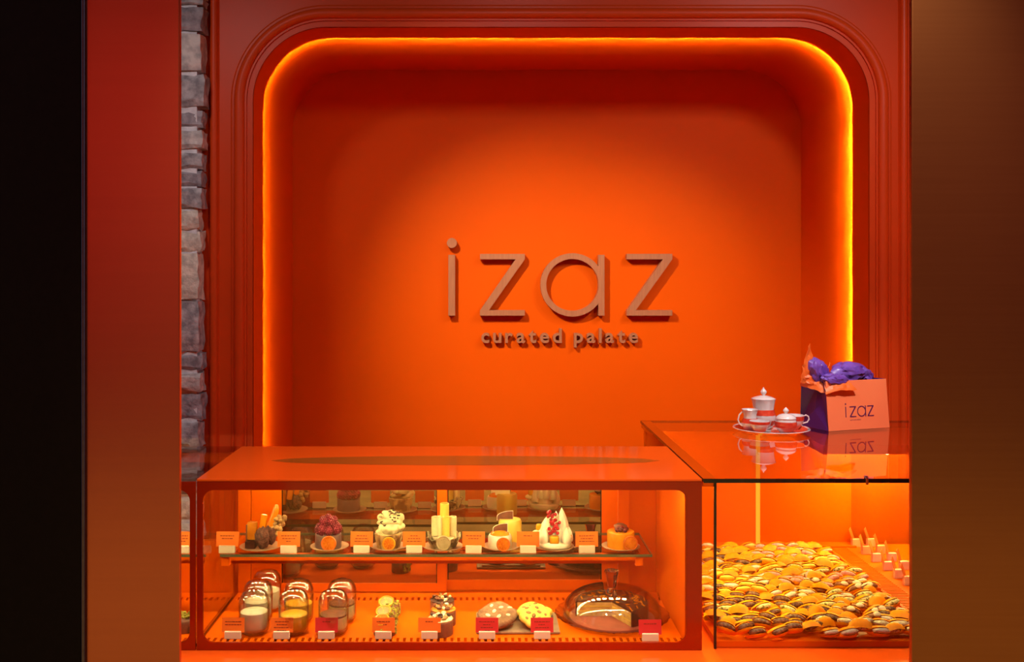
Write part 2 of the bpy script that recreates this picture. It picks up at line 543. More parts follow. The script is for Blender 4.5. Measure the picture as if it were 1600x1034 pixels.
# stone pier: mortar core with single stones in front and on the right flank
SD = 3.085
pier = tag(MB().box(-1.35, X(308, SD), SD - .003, 3.14, 0.0, 2.62).build('trim_1', 'mortar'),
           'rough grey stone pier with pale mortar left of the alcove', kind='structure')
rows = [(-40, -6), (-3, 9), (13, 49), (57, 111), (118, 167), (173, 199), (205, 232), (240, 264), (267, 291), (294, 325), (329, 358), (362, 393),
        (396, 467), (471, 549), (553, 577), (583, 611), (615, 656), (660, 698), (702, 730), (736, 770), (776, 812), (818, 842), (848, 890)]
rs = random.Random(5)
for i, (ya, yb) in enumerate(rows):
    z1, z0 = Z(ya, SD), Z(yb, SD)
    edge = X(317 if yb < 327 else 312, SD) + rs.uniform(-.004, .005)
    wdt = rs.uniform(.13, .2)
    for (xa, xb) in ((edge - wdt, edge), (edge - wdt - .012 - rs.uniform(.14, .2), edge - wdt - .012)):
        b = MB()
        b.box(xa, xb, SD - .016 + rs.uniform(-.006, .006), 3.138, z0, z1, M=None)
        bmesh.ops.subdivide_edges(b.bm, edges=b.bm.edges[:], cuts=4, use_grid_fill=True)
        cx, cz = (xa + xb) / 2, (z0 + z1) / 2
        for v in b.bm.verts:                      # knock the corners off
            ex = abs(v.co.x - cx) / ((xb - xa) / 2); ez = abs(v.co.z - cz) / ((z1 - z0) / 2)
            if v.co.y < SD + .01:
                v.co.y += .010 * max(ex ** 6, ez ** 6)
            v.co += noise.noise_vector(v.co * 26 + Vector((i, 0, 0))) * .007 + noise.noise_vector(v.co * 60) * .004
        b.build('stone', 'stone%d' % rs.randrange(4), pier, True, 28)

# shopfront metal in front of the counters
JD = 1.75
tag(MB().box(X(128, JD) - .02, X(284, JD + .012), JD, JD + .012, 0, 2.7, .002).build('trim_2', 'red_jamb'),
    'brushed red bronze shopfront jamb left of the counters', kind='structure')
tag(MB().box(X(1420, JD + .012), 1.75, JD, JD + .012, 0, 2.7, .002).build('trim_3', 'brown_jamb'),
    'brushed dark brown metal shopfront panel on the right', kind='structure')
bf = tag(MB().box(-1.75, X(126, 1.742), 1.742, 1.7495, 0, 2.7, .002).build('trim_4', 'black_frame'),
         'black shopfront door frame at the far left', kind='structure')
mat('edge_metal', (0.16, 0.13, 0.17, 1), 0.3, 0.9, col2=(0.14, 0.11, 0.15, 1), scale=80)
MB().tube([(X(129, 1.742), 1.745, 0), (X(129, 1.742), 1.745, 1.3), (X(129, 1.742), 1.745, 2.7)], .0036, 10).build('metal_edge', 'edge_metal', bf, True)

# ================================================================== COUNTERS
FD = 2.228                                    # front plane of the cases
ZT, ZF = 1.098, 0.742                         # case top, case floor
base = empty('counter_base', (0, 2.1, 0), 0, 'glossy orange base ledge under the glass cases', 'counter')
base.location = (0, 0, 0)
MB().box(-1.7, 1.5, 2.09, 3.02, .10, .700).build('cabinet_body', 'case_orange', base)
MB().box(-1.7, 1.5, 2.04, 3.05, .700, .727, .004).build('ledge_top', 'case_gloss', base)
MB().box(-1.7, 1.5, 2.14, 3.0, 0, .10).build('plinth', 'frame_paint', base)


def tray(parent, x0, x1, name='floor_tray'):
    b = MB()
    z0, z1 = .734, ZF
    b.box(x0, x1, 2.2345, 2.241, z0, z1)
    b.box(x0, x1, 2.2635, 2.522, z0, z1)
    b.box(x0, x1, 2.546, 2.582, z0, z1)
    step = .0149
    n = int((x1 - x0) / step)
    for k in range(n + 1):
        xa = x0 + k * step
        for (ya, yb) in ((2.241, 2.2635), (2.522, 2.546)):
            b.box(xa, min(xa + .0082, x1), ya, yb, z0, z1)
    b.build(name, 'case_orange', parent)
    MB().box(x0, x1, 2.236, 2.58, .7275, .7335).build('vent_trough', 'slot_shade', parent)  # near-black fill under the slots, with their shade put into its colour


def led_bar(parent, x0, x1, y, z, matname, tilt=0.0, n=None, wd=.008):
    b = MB()
    n = n or int((x1 - x0) / .022)
    st = (x1 - x0) / n
    for k in range(n):
        xa = x0 + st * (k + .5)
        M = Matrix.Translation((xa, y, z)) @ Matrix.Rotation(tilt, 4, 'X')
        b.box(-.006, .006, -wd / 2, wd / 2, -.001, .001, M=M)
    o = b.build('led_or_fill_strip', matname, parent)
    MB().box(x0 - .01, x1 + .01, y - wd, y + wd, z + .0015, z + .005).build('led_housing', 'case_orange', parent)
    return o


# ---- middle case
CX0, CX1 = X(307, FD), .483
case = empty('display_case', (0, 0, 0), 0, 'orange pastry display case with rounded window and glass shelf of small cakes', 'display case')
hole = rrect(X(317, FD), X(1073, FD), Z(1004, FD), Z(765.5, FD), .024, 8)
outer = rrect(CX0 + .0005, CX1, .7275, ZT - .004, .0006, 8)
MB().ring_prism(outer, hole, FD, FD + .006).build('front_frame', 'painted_glass', case)
MB().quad((CX0 + .004, FD + .0065, .729), (CX1 - .004, FD + .0065, .729), (CX1 - .004, FD + .0065, 1.09), (CX0 + .004, FD + .0065, 1.09)).build('front_glass', 'clear_glass', case)
BD = Z  # noqa
TD = .45 * F / (697 - CY)                     # back edge of the top
MB().box(CX0 + .0005, CX1, FD, TD, ZT - .0035, 1.10, .0012).build('top_panel', 'case_gloss', case)
MB().box(CX0 + .0005, CX1, FD + .007, TD, 1.0895, ZT - .0040).build('top_board', 'case_orange', case)
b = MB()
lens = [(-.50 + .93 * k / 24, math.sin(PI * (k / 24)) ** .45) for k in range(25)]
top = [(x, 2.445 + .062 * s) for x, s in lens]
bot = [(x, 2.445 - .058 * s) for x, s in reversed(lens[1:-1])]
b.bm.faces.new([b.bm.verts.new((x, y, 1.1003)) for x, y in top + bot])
b.build('olive_lens', 'olive_brown', case)  # lens-shaped olive-brown patch laid on the case top
MB().box(CX0, CX0 + .006, FD + .007, 2.62, .728, 1.089).build('side_glass', 'clear_glass', case)
MB().box(X(1071, FD), CX1, FD + .007, TD, .728, 1.089).build('side_panel', 'case_orange', case)
tray(case, CX0 + .007, X(1071, FD) - .001)
# back: carcass stiles, rails and two sliding mirror doors
BK = 2.585
b = MB()
b.box(CX0 + .007, X(392, BK), BK - .003, BK + .03, .728, 1.089)
b.box(X(966, BK), X(1071, FD) - .001, BK + .006, BK + .03, .728, 1.089)
b.box(X(392, BK), X(966, BK), BK + .016, BK + .03, .728, .762)
b.box(X(392, BK), X(966, BK), BK + .016, BK + .03, 1.06, 1.089)
b.build('back_carcass', 'case_orange', case)
MB().box(X(966, 2.55), X(983, 2.55), 2.55, 2.565, ZF + .001, 1.089, .001).build('back_post', 'case_orange', case)


def sliding_door(x0, x1, y, s0, s1, z0, z1, zb):
    d = MB()
    d.box(x0, x0 + s0, y, y + .012, z0, z1); d.box(x1 - s1, x1, y, y + .012, z0, z1)
    d.box(x0 + s0, x1 - s1, y, y + .012, z0, zb); d.box(x0 + s0, x1 - s1, y, y + .012, z1 - .012, z1)
    o = d.build('sliding_door', 'case_orange', case)
    MB().box(x0 + s0, x1 - s1, y + .005, y + .009, zb, z1 - .012).build('mirror_pane', 'door_mirror', o)
    MB().box(x0 + s0, x0 + s0 + .0022, y + .003, y + .005, zb, z1 - .012).build('seal', 'glass_edge', o)
    MB().box(x1 - s1 - .0022, x1 - s1, y + .003, y + .005, zb, z1 - .012).build('seal', 'glass_edge', o)


sliding_door(X(393, BK), X(698, BK), BK - .002, X(440, BK) - X(393, BK), X(698, BK) - X(683, BK), ZF + .002, 1.07, Z(911, BK))
sliding_door(X(684, BK), X(966, BK), BK + .011, X(699, BK) - X(684, BK), X(966, BK) - X(941, BK), ZF + .002, 1.07, Z(908, BK))
# shelf
ZS = .902
sh = MB().quad((-.597, 2.352, ZS), (.394, 2.352, ZS), (.394, 2.545, ZS), (-.597, 2.545, ZS)).build('glass_shelf', 'clear_glass', case)
b = MB()
b.box(-.597, .394, 2.3505, 2.352, ZS - .006, ZS); b.box(-.597, .394, 2.545, 2.5465, ZS - .006, ZS)
b.box(.394, .3955, 2.3505, 2.5465, ZS - .006, ZS)
b.build('shelf_edge', 'shelf_edge', sh)
MB().box(-.575, .368, 2.362, 2.365, Z(880.5, 2.36), ZS - .007).box(-.575, .368, 2.389, 2.392, Z(880.5, 2.36), ZS - .007).box(-.575, .368, 2.365, 2.389, ZS - .010, ZS - .007).build('shelf_rail', 'case_orange', case)
for xa in (X(346, 2.355), X(993, 2.355)):
    b = MB()
    b.box(xa, xa + .0175, 2.353, 2.372, Z(884, 2.355), ZS - .0065, .001)
    b.box(xa + .004, xa + .0135, 2.372, 2.58, ZS - .016, ZS - .0065)
    b.build('shelf_bracket', 'case_orange', case)
led_bar(case, -.57, .42, 2.246, 1.0825, 'case_led', R(12))
led_bar(case, -.55, .30, 2.555, 1.0825, 'case_led', R(-14))
led_bar(case, -.56, .36, 2.377, Z(880.5, 2.36) + .006, 'case_led', R(0), wd=.003)

# ---- left neighbour
NX1 = X(305.5, FD)
case2 = empty('display_case', (0, 0, 0), 0, 'neighbouring orange display case mostly hidden by the left jamb', 'display case')
hole = rrect(-1.55, X(296.5, FD), Z(1004, FD), Z(765.5, FD), .024, 8)
outer = rrect(-1.68, NX1, .7275, ZT - .004, .0006, 8)
MB().ring_prism(outer, hole, FD, FD + .006).build('front_frame', 'painted_glass', case2)
MB().quad((-1.66, FD + .0065, .729), (NX1 - .004, FD + .0065, .729), (NX1 - .004, FD + .0065, 1.09), (-1.66, FD + .0065, 1.09)).build('front_glass', 'clear_glass', case2)
MB().box(-1.68, NX1, FD, TD, ZT - .0035, 1.10, .0012).build('top_panel', 'top_glass', case2)
tray(case2, -1.6, NX1 - .004)
MB().box(-1.68, NX1 - .004, BK, BK + .02, .728, .872).build('back_panel', 'case_orange', case2)
MB().box(-1.68, NX1 - .004, BK, BK + .02, 1.07, 1.092).build('back_rail', 'case_orange', case2)
sh2 = MB().quad((-1.55, 2.352, ZS), (-.630, 2.352, ZS), (-.630, 2.545, ZS), (-1.55, 2.545, ZS)).build('glass_shelf', 'clear_glass', case2)
MB().box(-1.55, -.630, 2.3505, 2.352, ZS - .006, ZS).build('shelf_edge', 'shelf_edge', sh2)
MB().box(-1.55, -.635, 2.362, 2.374, Z(880.5, 2.36), ZS - .007, .001).build('shelf_rail', 'case_orange', case2)
led_bar(case2, -1.5, -.66, 2.246, 1.0825, 'case_led', R(12))

# ---- right glass counter
GX0, GX1, GB = .4865, 1.30, 3.10
ctr = empty('glass_counter', (0, 0, 0), 0, 'clear glass counter filled with orange pastries on the right', 'counter')
tg = MB().quad((GX0, FD, 1.1005), (GX1, FD, 1.1005), (GX1, GB, 1.1005), (GX0, GB, 1.1005)).build('top_glass', 'top_glass', ctr)
b = MB()
b.box(GX0, GX1, FD - .001, FD, 1.0915, 1.1005); b.box(GX0 - .001, GX0, FD - .001, GB, 1.0935, 1.1005)
b.box(GX0, GX1, GB, GB + .001, 1.0935, 1.1005)
b.build('glass_edge', 'glass_edge', tg)
SX = X(1117.5, FD + .01)
MB().quad((SX, FD + .01, .7285), (GX1, FD + .01, .7285), (GX1, FD + .01, 1.0925), (SX, FD + .01, 1.0925)).build('front_glass', 'clear_glass', ctr)
MB().box(SX - .02, SX - .008, TD + .004, 3.05, .7285, 1.0795).build('side_panel', 'case_orange', ctr)
MB().quad((SX, FD + .012, .7285), (SX, GB - .08, .7285), (SX, GB - .08, 1.0925), (SX, FD + .012, 1.0925)).build('side_glass', 'clear_glass', ctr)
MB().box(SX - .0035, SX + .002, FD + .006, FD + .012, .7285, 1.093).build('corner_seal', 'glass_edge', ctr)
MB().box(GX0 + .001, GX0 + .030, FD + .014, GB - .002, 1.080, 1.0995, .001).build('top_rail', 'case_orange', ctr)
BX1 = X(1330, 3.03)
b = MB()
b.box(GX0 + .001, BX1, 3.03, 3.05, .728, 1.079)
b.box(GX0 + .03, BX1, 2.985, 3.03, .728, .752, .001)
b.build('back_panel', 'case_orange', ctr)
MB().box(BX1, 1.30, 3.036, 3.044, .728, 1.09).build('back_pane', 'amber_panel', ctr)
MB().box(X(1290, 2.7), 1.28, 2.72, 3.03, 1.066, 1.090, .001).build('lamp_housing', 'frame_paint', ctr)
MB().box(X(1181.5, 2.96), X(1187, 2.96), 2.955, 2.965, ZF + .010, 1.092, .001).build('amber_post', 'post_glow', ctr)  # upright amber post with a weak even emission
MB().box(SX + .004, 1.012, FD + .016, 2.984, .728, ZF, .001).build('floor_plate', 'case_orange', ctr)
MB().box(1.076, 1.295, FD + .016, 3.03, .728, ZF + .004, .001).build('side_plate', 'case_orange', ctr)
gr = MB().box(1.012, 1.020, FD + .016, 2.985, .728, ZF + .005).box(1.068, 1.076, FD + .016, 2.985, .728, ZF + .005)
gr = gr.build('vent_grille', 'case_orange', ctr)
MB().box(1.0205, 1.0675, FD + .017, 2.984, .728, .731).build('grille_trough', 'slot_shade', ctr)  # dark strip below the slats, shade between them put into its colour
slat = MB().box(0, .048, 0, .0065, 0, .009).data('slat', 'case_orange')
k = 0
yy = FD + .02
while yy < 2.975:
    o = bpy.data.objects.new('slat', slat); COL.objects.link(o); o.parent = gr; o.location = (1.020, yy, .738)
    yy += .0125
for lx, ly0, ly1, lz in ((GX0 + .016, FD + .05, GB - .06, 1.0775), (1.09, 2.74, 3.01, 1.0635), (1.20, 2.74, 3.01, 1.0635)):
    b = MB()
    yy = ly0
    while yy < ly1:
        b.box(lx - .004, lx + .004, yy, yy + .012, lz - .001, lz + .001)
        yy += .022
    b.build('led_or_fill_strip', 'counter_led', ctr)
b = MB()  # strip added unseen behind the glass edge to brighten the front pastries
for k in range(34):
    b.box(SX + .03 + .022 * k, SX + .038 + .022 * k, FD + .0015, FD + .0045, 1.0930, 1.0938)
b.build('led_or_fill_strip', 'counter_led', ctr)
MB().box(SX + .02, GX1, FD + .0002, FD + .006, 1.0940, 1.1000).build('led_housing', 'glass_edge', ctr)  # dark cover for the added front strip
cl = MB()
cl.lathe([(0, .007), (.0045, .007), (.0055, .004), (.004, .0012), (0, .0012)], 14, (X(1354, FD), FD + .004, 1.0995))
cl.box(X(1354, FD) - .003, X(1354, FD) + .003, FD - .004, FD - .0012, 1.088, 1.103, .0008)
cl.build('glass_clip', 'chrome', ctr, True)

# ================================================================== SIGN
LD = PB - .035
sign = empty('wall_sign', (0, 0, 0), 0, 'copper raised letters reading izaz curated palate on the alcove wall', 'sign')


def S(pts): return [(X(x, LD), Z(y, LD)) for x, y in pts]


def letter(bm): bm.build('letter', 'copper', sign)


y0, y1 = LD, PB - .002
b = MB().prism(S([(700.5, 398), (711, 398), (711, 493), (700.5, 493)]), y0, y1)
b.prism(S([(706 + 7.8 * math.cos(2 * PI * k / 28), 379.5 + 7.8 * math.sin(2 * PI * k / 28)) for k in range(28)]), y0, y1)
letter(b)
for zx, ww in ((750, 70), (979.5, 71)):
    letter(MB().prism(S([(zx, 396.5), (zx + ww, 396.5), (zx + ww, 405), (zx + 14, 484.5), (zx + ww, 484.5), (zx + ww, 493), (zx, 493),
                         (zx, 485), (zx + ww - 14.5, 405), (zx, 405)]), y0, y1))
o_, i_ = [], []
for k in range(48):
    a = 2 * PI * k / 48
    o_.append((894.5 + 50 * math.cos(a), 445 + 49.5 * math.sin(a))); i_.append((894.5 + 41 * math.cos(a), 445 + 40.5 * math.sin(a)))
letter(MB().ring_prism(S(o_), S(i_), y0, y1).prism(S([(935, 398), (944.5, 398), (944.5, 493), (935, 493)]), y0 - .0004, y1))


def glyphs(word, size, extrude, offset):
    """each character as a mesh from the built-in font; returns (char, mesh, xmin, xmax)"""
    out = []
    for ch in word:
        if ch == ' ':
            out.append((ch, None, 0, 0)); continue
        cu = bpy.data.curves.new('glyph', 'FONT')
        cu.body = ch; cu.size = size; cu.extrude = extrude; cu.offset = offset; cu.resolution_u = 4
        ob = bpy.data.objects.new('glyph', cu)
        COL.objects.link(ob)
        dg = bpy.context.evaluated_depsgraph_get()
        me = bpy.data.meshes.new_from_object(ob.evaluated_get(dg))
        bpy.data.objects.remove(ob)
        xs = [v.co.x for v in me.vertices]
        out.append((ch, me, min(xs), max(xs)))
    return out


def lay_word(word, width, x0, size, extrude, offset, gap, space):
    gs = glyphs(word, size, extrude, offset)
    tot = sum((b_ - a_ if m else space) for c, m, a_, b_ in gs) + gap * (len(gs) - 1)
    s = width / tot
    pen, res = x0, []
    for c, m, a_, b_ in gs:
        if m is None:
            pen += (space + gap) * s; continue
        res.append((m, pen - a_ * s, s)); pen += (b_ - a_ + gap) * s
    return res


LD2 = PB - .026
for m, xx, s in lay_word('curated palate', X(997, LD2) - X(752, LD2), X(752, LD2), .06, .0, .0013, .0115, .014):
    bm = bmesh.new(); bm.from_mesh(m)
    top = bm.faces[:]
    r = bmesh.ops.extrude_face_region(bm, geom=top)
    bmesh.ops.translate(bm, verts=[v for v in r['geom'] if isinstance(v, bmesh.types.BMVert)], vec=(0, 0, -.024 / s))
    bmesh.ops.recalc_face_normals(bm, faces=bm.faces)
    bm.to_mesh(m); bm.free()
    m.shade_flat()
    m.materials.clear(); m.materials.append(MATS['copper'])
    o = bpy.data.objects.new('small_letter', m); COL.objects.link(o); o.parent = sign
    o.location = (xx, LD2, Z(535, LD2)); o.rotation_euler = (R(90), 0, 0); o.scale = (s, s * 1.0, s)

# ================================================================== PRICE CARDS
rt = random.Random(3)


def ticket(px, d, z, material, label, lines, rz=0.0, wcard=.052, hcard=.034, wh=.037, hh=.0175, group=None):
    t = empty('price_card', (X(px, d), d, z), rz, label, 'price card', group)
    MB().box(-wh / 2, wh / 2, -.005, .005, 0, hh, .0012).build('holder', 'card_white', t)
    M = Matrix.Translation((0, .0, hh - .003)) @ Matrix.Rotation(R(-8), 4, 'X')
    c = MB().box(-wcard / 2, wcard / 2, -.0006, .0006, 0, hcard, M=M).build('card', material, t)
    b = MB()
    nl = len(lines)
    for i, wl in enumerate(lines):
        zz = hcard * .72 - i * .0062
        xx = -wl / 2
        while xx < wl / 2 - .001:
            seg = rt.uniform(.0025, .0075)
            b.box(xx, min(xx + seg, wl / 2), -.0009, -.0006, zz - .0009, zz + .0009, M=M)
            xx += seg + .0012
    b.build('print', 'ink', c)
    return t


TZ = ZS + .0004
for (px, col, lab, ln) in [
    (355, 'card_orange', 'orange price card left of the chocolate bars, at the left end of the shelf', [.034, .026]),
    (451, 'card_orange', 'orange price card between the chocolate bars and the raspberry cake', [.036, .03, .012]),
    (565, 'card_orange', 'orange price card between the raspberry cake and the ruffled cream cake', [.024, .03, .034]),
    (647, 'card_orange', 'orange price card between the ruffled cream cake and the white log cake', [.018, .028, .034]),
    (740, 'card_orange', 'orange price card between the white log cake and the white round cakes', [.036, .024]),
    (825, 'card_orange', 'orange price card between the white round cakes and the berry meringue', [.02]),
    (917, 'card_orange', 'orange price card between the berry meringue and the orange cylinder cake', [.036, .028, .036])]:
    ticket(px, 2.362, TZ, col, lab, ln, R(rt.uniform(-3, 3)))
for (px, col, lab, ln) in [
    (364, 'card_orange', 'orange price card in front of the white cream jars', [.036, .036]),
    (440, 'card_orange', 'orange price card in front of the yellow custard jars', [.03, .022, .034, .02]),
    (510, 'card_red', 'red price card in front of the layered brown jar', [.018]),
    (599, 'card_orange', 'orange price card in front of the green pistachio cakes', [.03, .018]),
    (671, 'card_orange', 'orange price card in front of the nut-topped chocolate cakes', [.018]),
    (761, 'card_red', 'red price card in front of the brown cookies', [.036, .018, .028, .012]),
    (847, 'card_red', 'red price card in front of the yellow cookies', [.034, .016, .03]),
    (1016, 'card_red', 'red price card in front of the glass cake dome', [.028])]:
    ticket(px, 2.258 if px < 1000 else 2.2445, ZF + .0004, col, lab, ln, R(rt.uniform(-2, 2)), .0500, .0315, .036, .0165)
ticket(283, 2.362, TZ, 'card_orange', 'orange price card on the shelf of the case behind the left jamb', [.03, .03, .02])
for i, (px, py, xw) in enumerate([(1337, 858, 1.10), (1353, 868, 1.10), (1369, 879, 1.10), (1387, 892, 1.10), (1404, 905, 1.10), (1419, 916, 1.10),
                                  (1359, 851, 1.145), (1376, 863, 1.145), (1393, 875.5, 1.145), (1412, 888.5, 1.145)]):
    d = xw * F / (px - CX)
    if d > 3.0: d = 3.0
    order = ('rearmost', 'second from the back', 'third from the back', 'fourth from the back', 'fifth from the back', 'nearest the viewer')[i % 6 if i < 6 else i - 6]
    t = empty('price_card', (xw, d, ZF + .0045), R(4), 'small orange card in a pale block, ' + ('row along the vent grille, ' if i < 6 else 'row farther from the grille, ') + order, 'price card', 'price cards beside the vent grille')
    MB().box(-.0125, .0125, -.006, .006, 0, .023, .0012).build('holder', 'card_pink', t)
    M = Matrix.Translation((-.004, .008, .020)) @ Matrix.Rotation(R(58), 4, 'Z') @ Matrix.Rotation(R(-18), 4, 'X')
    MB().box(-.016, .016, -.0006, .0006, 0, .032, M=M).build('card', 'card_orange', t)


# ================================================================== PASTRY PIECES
def plate(px, d, r, z, label, material='plate_grey'):
    o = MB().lathe([(0, 0), (r * .62, 0), (r * .66, .002), (r, .0055), (r, .007), (r * .97, .0074), (r * .66, .0036), (0, .003)], 40, (0, 0, 0)).build(
        'cake_plate', material, None, True, 50, (X(px, d), d, z))
    return tag(o, label, 'plate', 'cake plates on the glass shelf')


def slice_disc(parent, loc, r, tilt=-80, rz=0, mats=('orange_rind', 'orange_pulp'), th=.004):
    M = Matrix.Translation(loc) @ Matrix.Rotation(R(rz), 4, 'Z') @ Matrix.Rotation(R(tilt + 170), 4, 'X')
    o = MB().lathe([(0, 0), (r, 0), (r, th), (r * .93, th + .0012), (r * .82, th + .0004), (r * .80, th - .0008), (0, th - .0008)], 28, M=M).build('orange_slice', mats[0], parent, True, 40)
    b = MB()
    for k in range(9):
        a0 = 2 * PI * k / 9
        b.lathe([(r * .10, th - .0006), (r * .76, th - .0006), (r * .74, th + .0005), (r * .14, th + .0005)], 4, M=M, a0=a0 + .07, a1=a0 + 2 * PI / 9 - .07)
    b.build('segments', mats[1], o, True, 40)
    return o


def cylinder_prof(r, h, e=.002):
    return [(0, 0), (r, 0), (r, h - e), (r - e * .4, h - e * .3), (r - e, h), (0, h)]


PZ = ZS + .0004 + .0035                        # on a plate on the shelf
CD = 2.402
rc = random.Random(21)

# 1 chocolate bars with candied peel
plate(407, CD, .048, ZS + .0004, 'small grey plate under the chocolate bars')
t = empty('chocolate_bar_cake', (X(408, CD), CD, PZ), 0, 'dark chocolate bars with candied orange peel on the left end of the shelf', 'cake')
u = CD / F
MB().box(-.034, -.010, -.020, .012, 0, .017, .002).build('chocolate_base', 'choc', t, True)
MB().box(-.032, -.011, -.010, .010, .017, .058, .003, M=Matrix.Rotation(R(-6), 4, 'X')).build('caramel_slab', 'caramel', t, True)
MB().box(-.0345, -.0315, -.012, .010, .004, .052, .001, M=Matrix.Rotation(R(-6), 4, 'X')).build('chocolate_sheet', 'choc_mid', t)
MB().sphere((.005, -.012, .024), .024, ico=3, s=(.68, .7, 1.05), amp=.007, freq=130).build('crumb_quenelle', 'choc_crumb', t, True, 60)
MB().sphere((.020, .010, .028), .024, ico=3, s=(.6, .6, 1.0), amp=.006, freq=90, seed=4).build('crumb_quenelle', 'choc_crumb', t, True, 60)
MB().box(-.013, .003, .004, .012, .03, .074, .004, M=Matrix.Rotation(R(8), 4, 'Y') @ Matrix.Rotation(R(-4), 4, 'X')).build('candied_peel', 'candied', t, True)
pts = [(.018 + .016 * math.sin(k / 9 * 1.5), .010, .044 + .052 * k / 9) for k in range(10)]
MB().tube(pts, [.009, .010, .010, .0095, .009, .0085, .008, .0075, .0068, .004], 10).build('candied_peel', 'candied', t, True)
b = MB()
for k in range(16):
    b.sphere((.040 + rc.uniform(-.010, .011), .014 + rc.uniform(-.008, .008), .042 + rc.uniform(-.016, .028)), .0065, ico=2, amp=.003, freq=160, seed=k)
for k in range(6):
    b.sphere((.024 + rc.uniform(-.006, .008), .006, .046 + rc.uniform(-.006, .008)), .0055, ico=2, amp=.003, freq=160, seed=k + 30)
b.build('nut_cluster', 'nut', t, True, 60)

# 2 raspberry cake
plate(515, CD, .045, ZS + .0004, 'small grey plate under the raspberry cake')
t = empty('raspberry_cake', (X(513, CD), CD, PZ), 0, 'mauve cylinder cake heaped with raspberries', 'cake')
MB().lathe(cylinder_prof(.0305, .032), 36).build('sponge_body', 'mauve', t, True, 40)
MB().lathe([(.0312, .002), (.0312, .046)], 36).build('clear_collar', 'collar_film', t, True)
pp = [(0, 0, .066)] + [(.0135 * math.cos(a), .0135 * math.sin(a), .060) for a in [2 * PI * k / 5 + .3 for k in range(5)]] + \
     [(.0235 * math.cos(a), .0235 * math.sin(a), .043) for a in [2 * PI * k / 9 for k in range(9)]]
for i, p in enumerate(pp):
    b = MB()
    for j in range(34):
        zz = 1 - 2 * (j + .5) / 34; ph = j * 2.39996
        rr = math.sqrt(1 - zz * zz)
        b.sphere((p[0] + .0075 * rr * math.cos(ph), p[1] + .0075 * rr * math.sin(ph), p[2] + .0105 * zz), .0025, ico=1)
    b.sphere(p, .0078, ico=2, s=(1, 1, 1.3))
    b.build('raspberry', 'raspberry', t, True, 70)
slice_disc(t, (.006, -.0325, .0165), .0178, -80)

# 3 ruffled cream cake
plate(608, CD, .043, ZS + .0004, 'small grey plate under the ruffled cream cake')
t = empty('cream_ruffle_cake', (X(607, CD), CD, PZ), 0, 'round cake topped with a tall ruffle of pale cream and chocolate flakes', 'cake')
MB().lathe([(0, 0), (.026, 0), (.032, .034), (.030, .036), (.029, .031), (0, .031)], 36, flute=9, famp=.05).build('striped_shell', 'crust', t, True, 50)
b = MB()
for (x, y, z, s) in [(-.010, -.006, .040, .018), (.006, -.008, .042, .019), (.018, .002, .045, .018), (-.006, .008, .055, .019), (.010, .008, .060, .022),
                     (.022, .006, .064, .016), (-.014, .010, .066, .014), (.002, .008, .072, .016), (.016, .008, .072, .014)]:
    b.sphere((x, y, z), s, ico=3, s=(1, .8, .75), amp=.010, freq=60, seed=x * 500)
b.build('cream_ruffle', 'cream', t, True, 60)
b = MB()
for k in range(26):
    M = Matrix.Translation((rc.uniform(-.018, .026), rc.uniform(-.022, .006), rc.uniform(.046, .086))) @ Matrix.Rotation(rc.uniform(0, 6), 4, 'Z') @ Matrix.Rotation(rc.uniform(0, 3), 4, 'X')
    b.box(-.0035, .0035, -.0008, .0008, -.0012, .0012, M=M)
tag(b.build('chocolate_flakes', 'choc_flake', t), kind='stuff')
slice_disc(t, (.004, -.034, .0165), .0155, -80, mats=('lemon_slice', 'orange_pulp'))

# 4 white log cake
plate(692, CD, .047, ZS + .0004, 'small grey plate under the white log cake')
t = empty('white_log_cake', (X(693, CD), CD, PZ), 0, 'cake of upright white and yellow logs in a bark-like petal shell', 'cake')
MB().lathe([(0, 0), (.026, 0), (.027, .026), (0, .028)], 28).build('sponge_body', 'bark', t, True, 50)
for k in range(11):
    a = 2 * PI * k / 11 + .2
    M = Matrix.Rotation(a, 4, 'Z') @ Matrix.Translation((.026, 0, .001)) @ Matrix.Rotation(R(24 + rc.uniform(-8, 8)), 4, 'Y')
    hh = .030 + rc.uniform(-.004, .010)
    b = MB().prism([(-.011, 0), (.011, 0), (.014, hh * .7), (.004, hh), (-.013, hh * .8)], -.0012, .0012, M=M @ Matrix.Rotation(R(90), 4, 'Z'))
    b.build('bark_petal', 'bark', t)
for (x, y, r, z, h, mm) in [(.002, .012, .0105, .02, .080, 'yellow_cream'), (.006, -.006, .0095, .02, .052, 'yellow_cream'), (-.019, .004, .0095, .02, .050, 'cream'),
                            (.021, .006, .0095, .02, .050, 'cream'), (-.007, .0, .0085, .02, .052, 'cream')]:
    MB().lathe([(0, 0), (r, 0), (r, h - .001), (r - .001, h), (r * .8, h), (r * .78, h - .003), (0, h - .003)], 20, (x, y, z)).build('cream_log', mm, t, True, 40)
slice_disc(t, (.001, -.036, .019), .0170, -78, mats=('disc_grey', 'disc_grey'))

# 5 white round cakes
plate(783, CD, .043, ZS + .0004, 'small grey plate under the white round cakes')
t = empty('white_round_cake', (X(781, CD), CD - .006, PZ), 0, 'white round cake with orange glaze, chocolate sheet and orange slice', 'cake')
MB().lathe([(0, 0), (.0265, 0), (.0275, .006), (.0275, .026), (.025, .031), (0, .031)], 36).build('cream_body', 'white_cream', t, True, 40)
MB().lathe([(0, .0312), (.0225, .0312), (.020, .036), (.012, .040), (0, .041)], 28).build('glaze', 'candied', t, True)


